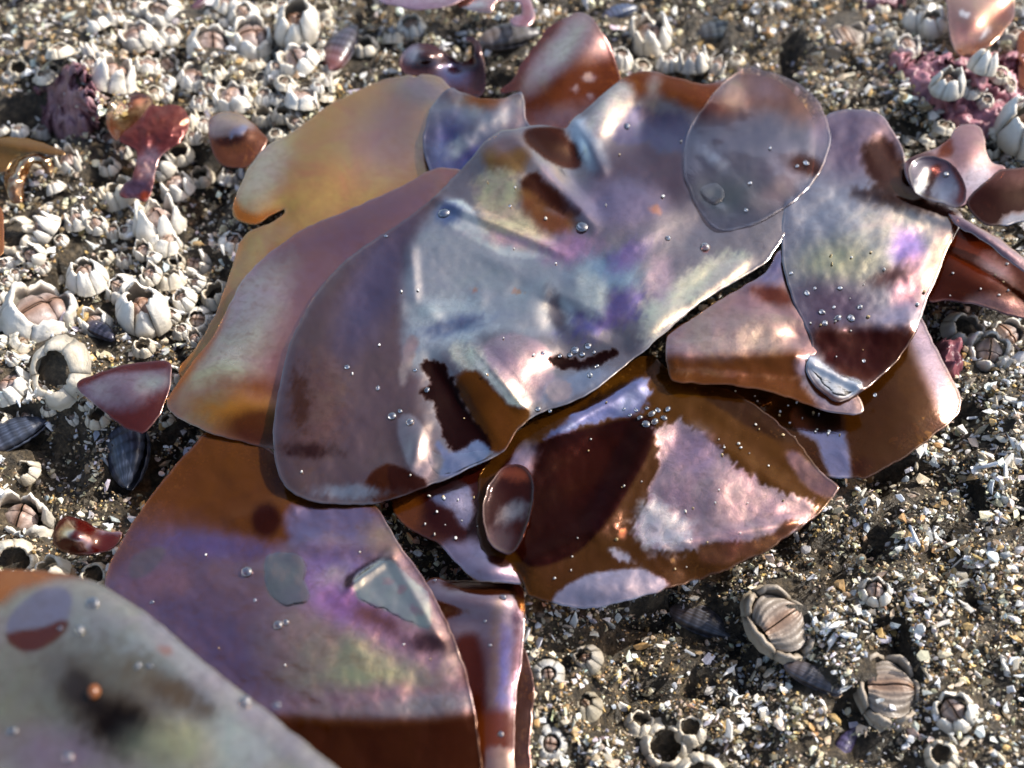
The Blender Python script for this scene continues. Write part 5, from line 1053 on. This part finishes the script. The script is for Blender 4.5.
# the larger broken shell bits are things of their own
FLAKES = []
frnd = np.random.default_rng(5)
for q in range(14):
    n = int(frnd.integers(5, 8)); a = np.sort(frnd.uniform(0, 6.28, n)); rr = frnd.uniform(0.6, 1.1, n)
    lx = frnd.uniform(1.0, 1.7)
    out = np.stack([np.cos(a) * rr * lx, np.sin(a) * rr * 0.75], 1)
    bend = frnd.uniform(-0.25, 0.25)
    V = []
    for sc, z in ((0.86, 0.20), (1.0, 0.06), (0.97, -0.12)):
        V += [(x * sc, y * sc, z + bend * (x * sc) ** 2) for x, y in out]
    V += [(0.1, 0, 0.24)]
    F = [(i, (i + 1) % n, 3 * n) for i in range(n)]
    F = [(3 * n, i, (i + 1) % n) for i in range(n)] + [(n + i, n + (i + 1) % n, (i + 1) % n, i) for i in range(n)] + [(2 * n + i, 2 * n + (i + 1) % n, n + (i + 1) % n, n + i) for i in range(n)] + [tuple(2 * n + i for i in range(n))[::-1]]
    tone = [(0.80, 0.79, 0.75), (0.74, 0.70, 0.62), (0.80, 0.80, 0.80), (0.66, 0.58, 0.44), (0.72, 0.76, 0.80), (0.78, 0.72, 0.58)][q % 6]
    FLAKES.append(mesh_np('shell_bit', V, F, M_FLAKE, False, {'col': np.tile(tone, (3 * n + 1, 1))}))
TONES = ['chalk white', 'cream', 'bright white', 'tan', 'bluish white', 'yellowish white']
SHAPES = ['broad', 'narrow']
REG = [((540, 1040, 420, 790), 198, 'white broken shell bit scattered in the grit right of and in front of the clump', 'shell bits in the grit on the right'),
       ((820, 1030, 330, 470), 26, 'white shell bit in the grit beside the brown blade at the right', 'shell bits beside the brown blade'),
       ((-5, 330, 0, 330), 30, 'pale shell bit lying between the barnacles on the left', 'shell bits on the left'),
       ((600, 1000, 0, 130), 28, 'small white shell bit on the brownish rock along the top edge', 'shell bits at the back'),
       ((0, 160, 380, 570), 16, 'pale shell splinter in the dark gaps at the lower left', 'shell splinters at the lower left')]
for (xa, xb, ya, yb), cnt, lab, grp in REG:
    k_ = 0; clus = [(frnd.uniform(xa, xb), frnd.uniform(ya, yb)) for _ in range(max(6, cnt // 6))]
    for _ in range(cnt * 12):
        if k_ >= cnt: break
        if frnd.random() < 0.7:
            cx, cy = clus[frnd.integers(len(clus))]; x, y = cx + frnd.normal(0, 15), cy + frnd.normal(0, 10)
        else: x, y = frnd.uniform(xa, xb), frnd.uniform(ya, yb)
        if not (xa < x < xb and ya < y < yb) or not clear_of(x, y, 2) or any((x - a) ** 2 + (y - b) ** 2 < (c * 0.42) ** 2 for a, b, c in BARN): continue
        p = on_ground(x, y)
        if p[2] < -0.6 and frnd.random() < 0.8: continue
        s = frnd.uniform(7, 18) * (1.0 if ya > 200 else 0.75) * 0.5 * float(scale_at(x, y))
        q_ = int(frnd.integers(len(FLAKES))); o = link('shell_bit', FLAKES[q_]); thin = frnd.uniform(0.5, 1.0); dx_, dy_ = x, y
        o.location = Vector(p + np.array([0, 0, 0.10])) * CM
        o.rotation_euler = Euler((frnd.normal(0, 0.5), frnd.normal(0, 0.5), frnd.uniform(0, 6.28)))
        o.scale = (s * 1.05, s * thin, s)
        l_ = f"{SHAPES[thin < 0.75]} {TONES[q_ % 6]} shell bit by {near(x, y)}"; tag(o, l_, 'shell bit', 'shell bits by ' + near(x, y)); k_ += 1

# ------------------------------------------------------------------ water films, drops and sand on the blades
def film(key, poly, label, up=0.014, lens=0.012):
    ol = spline(poly, 2.2); ol = ol + 2.6 * np.stack([fbm(ol[:, 0] / 11, ol[:, 1] / 11, 61, 3), fbm(ol[:, 0] / 11, ol[:, 1] / 11, 62, 3)], 1); x0, y0 = ol.min(0); x1, y1 = ol.max(0); st = 2.4
    gx, gy = np.meshgrid(np.arange(x0, x1, st), np.arange(y0, y1, st)); g = np.stack([gx.ravel(), gy.ravel()], 1)
    g = g[sdist(ol, g[:, 0], g[:, 1]) > 1.2]
    vs, _, fs, *_q = delaunay_2d_cdt([Vector(p) for p in np.vstack([ol, g])], [], [list(range(len(ol)))], 1, 1e-4)
    v = np.array([(q.x, q.y) for q in vs]); d = sdist(ol, v[:, 0], v[:, 1])
    z = BLADES[key][1](v[:, 0], v[:, 1]) + up + lens * (1 - np.exp(-np.maximum(d, 0) / 3.0)) - up * 0.9 * np.exp(-np.maximum(d, 0) / 1.2)
    V = at(v[:, 0], v[:, 1], z); f = np.array([list(q) for q in fs])
    n = np.cross(V[f[:, 1]] - V[f[:, 0]], V[f[:, 2]] - V[f[:, 0]])
    if n[:, 2].mean() < 0: f = f[:, ::-1]
    return tag(link('water_film', mesh_np('water_film', V, f, M_WATER, True)), label, 'water')
film('M', [(354, 580), (366, 568), (384, 560), (394, 562), (404, 572), (416, 582), (426, 592), (432, 618), (428, 628), (410, 622), (390, 612), (370, 604), (356, 596)], 'clear grey water patch with bright rims on the violet blade near its right edge')
film('M', [(265, 560), (274, 553), (288, 552), (300, 556), (306, 566), (304, 580), (310, 592), (304, 604), (290, 606), (276, 602), (266, 588)], 'rounded grey water patch in the middle of the violet blade')
film('D', [(430, 452), (446, 455), (470, 452), (492, 452), (486, 460), (468, 468), (448, 474), (436, 474)], 'small blue water pool beside the dark maroon pool of the big blade')
film('G', [(702, 188), (712, 184), (724, 188), (722, 200), (710, 204), (702, 198)], 'small bright water patch on the rounded slate leaf')
film('H', [(806, 359), (812, 358), (836, 372), (860, 382), (856, 390), (842, 396), (824, 384)], 'bright grey water patch near the lower tip of the iridescent right blade')

dv, df = ico(3); dv = dv.copy(); dv[:, 2] = np.where(dv[:, 2] < 0, dv[:, 2] * 0.25, dv[:, 2] * 0.8)
DROP = mesh_np('water_drop', dv, df, M_DROP, True)
ZONES = {'D': [(300, 370, 'left part'), (400, 415, 'dark pools'), (444, 213, 'upper left rim'), (510, 206, 'golden hump'), (582, 353, 'lower right rim'), (545, 405, 'lower corner'), (582, 227, 'middle'), (627, 126, 'upper rim'), (690, 243, 'right part')],
         'N': [(85, 610, 'upper rim'), (260, 705, 'right rim'), (145, 666, 'middle'), (40, 745, 'lower left')],
         'H': [(840, 315, 'row of bubbles'), (791, 273, 'left rim'), (870, 380, 'lower tip')], 'G': [(770, 148, 'middle'), (746, 200, 'lower rim'), (800, 165, 'right rim')],
         'M': [(255, 590, 'middle'), (280, 622, 'lower middle'), (152, 602, 'left rim'), (435, 580, 'right rim')], 'O': [(503, 597, 'top'), (487, 630, 'middle'), (501, 734, 'foot')], 'K': [(655, 412, 'right half of the cluster'), (635, 415, 'left half of the cluster')]}
def drop(key, x, y, s, label, group):
    if key in ZONES and group:
        zone = near(x, y, ZONES[key]); label = ('large ' if s >= 9 else 'fine ') + label.replace('small ', '').replace('tiny ', '') + ', ' + zone; group = group + ', ' + zone
    z = float(BLADES[key][1](x, y)[0]); p = at(x, y, z + 0.015)
    o = link('water_drop', DROP); o.location = Vector(p) * CM
    R = s * 0.5 * float(scale_at(x, y, z)); R *= frnd.uniform(0.7, 1.25); o.scale = (R, R * frnd.uniform(0.65, 1.0), R * frnd.uniform(0.5, 0.9)); o.rotation_euler = (0, 0, frnd.uniform(0, 6.28))
    tag(o, label, 'water drop', group)
for key, lab, grp, lst in [
    ('D', 'small silvery bubble on the big central blade', 'bubbles on the big central blade',
     [(347, 367, 6), (378, 388, 8), (392, 416, 8), (400, 411, 6), (410, 422, 9), (415, 370, 5), (427, 390, 8), (575, 350, 8), (588, 346, 9), (582, 354, 6), (570, 355, 6), (594, 352, 5), (590, 375, 9), (543, 353, 5), (444, 213, 11), (510, 206, 5), (582, 227, 12), (627, 126, 6), (538, 409, 6), (550, 411, 5), (597, 366, 5), (668, 238, 5), (705, 247, 8), (560, 356, 5), (386, 236, 5)]),
    ('K', 'silvery bubble on the brown lower blade', 'bubble cluster on the brown lower blade',
     [(640, 418, 10), (646, 424, 9), (652, 414, 8), (658, 410, 7), (664, 418, 8), (636, 410, 7), (668, 409, 6), (630, 415, 5), (655, 422, 9), (647, 408, 6), (624, 409, 5)]),
    ('H', 'silvery bubble on the iridescent right blade', 'bubbles on the iridescent right blade',
     [(807, 293, 8), (840, 288, 6), (822, 312, 9), (838, 318, 11), (851, 318, 10), (825, 323, 9), (860, 307, 6), (791, 273, 6), (864, 361, 5), (834, 307, 5), (875, 395, 4), (815, 288, 5)]),
    ('G', 'tiny bubble on the rounded slate leaf', 'bubbles on the rounded slate leaf', [(770, 148, 6), (746, 210, 5), (806, 163, 6), (797, 166, 5), (750, 183, 5)]),
    ('W5', 'dark round bubble in the glassy blue curl', None, [(946, 174, 9)]),
    ('M', 'bubble on the violet lower left blade', 'bubbles on the violet blade', [(247, 572, 10), (278, 625, 9), (152, 602, 5), (435, 580, 4), (255, 600, 4), (286, 622, 7)]),
    ('O', 'bubble on the upright brown flap', 'bubbles on the upright flap', [(503, 597, 8), (485, 621, 5), (501, 734, 6), (490, 645, 4)]),
    ('N', 'drop on the blurred near leaf', 'drops on the blurred near leaf', [(92, 603, 17), (80, 630, 11), (245, 702, 14), (277, 705, 8), (138, 666, 9), (149, 666, 9), (68, 757, 12), (12, 731, 12), (60, 628, 6)]),
]:
    for x, y, s in lst: drop(key, x, y, s, lab, grp)
kb = NT('amber_bead'); pb = kb.n('ShaderNodeBsdfPrincipled', Base_Color=(0.14, 0.045, 0.012), Roughness=0.15); kb.done(pb.outputs[0])
DROP = mesh_np('amber_bead', dv * np.array([1, 1, 1.3]), df, kb.m, True)
drop('N', 94, 692, 20, 'amber brown bead stuck above the dark patch of the blurred near leaf', None)
# sand stuck on the blades: nobody could count it
pts = []
for key, n, box in [('K', 36, (540, 820, 390, 590)), ('J', 60, (690, 840, 385, 440)), ('D', 24, (290, 700, 120, 480)), ('H', 20, (800, 930, 240, 380)), ('M', 10, (130, 450, 450, 700)), ('W3', 8, (950, 1010, 260, 300)), ('L', 14, (420, 480, 490, 540)), ('J', 26, (928, 945, 318, 345)), ('W4', 8, (965, 1000, 220, 245))]:
    c = 0
    while c < n:
        x, y = frnd.uniform(box[0], box[1]), frnd.uniform(box[2], box[3]); c += 1
        if sdist(BLADES[key][0], np.array([x]), np.array([y]))[0] < 4: continue
        z = float(BLADES[key][1](x, y)[0]); pts.append((*at(x, y, z + 0.03), frnd.uniform(1.4, 3.6) * 0.5 * float(scale_at(x, y))))
Vn, cs = [], []
for px_, py_, pz_, s in pts:
    Vn.append(I1V * s * frnd.uniform(0.6, 1.2, 3) * (1 + frnd.normal(0, 0.15, (12, 1))) + np.array([px_, py_, pz_])); cs.append(np.tile(PAL[frnd.choice([2, 7, 7, 9])], (12, 1)))
n = len(Vn)
tag(link('stuck_sand', mesh_np('stuck_sand', np.vstack(Vn), (I1F[None] + (np.arange(n) * 12)[:, None, None]).reshape(-1, 3), M_FLAKE, False, {'col': np.vstack(cs)})), kind='stuff')
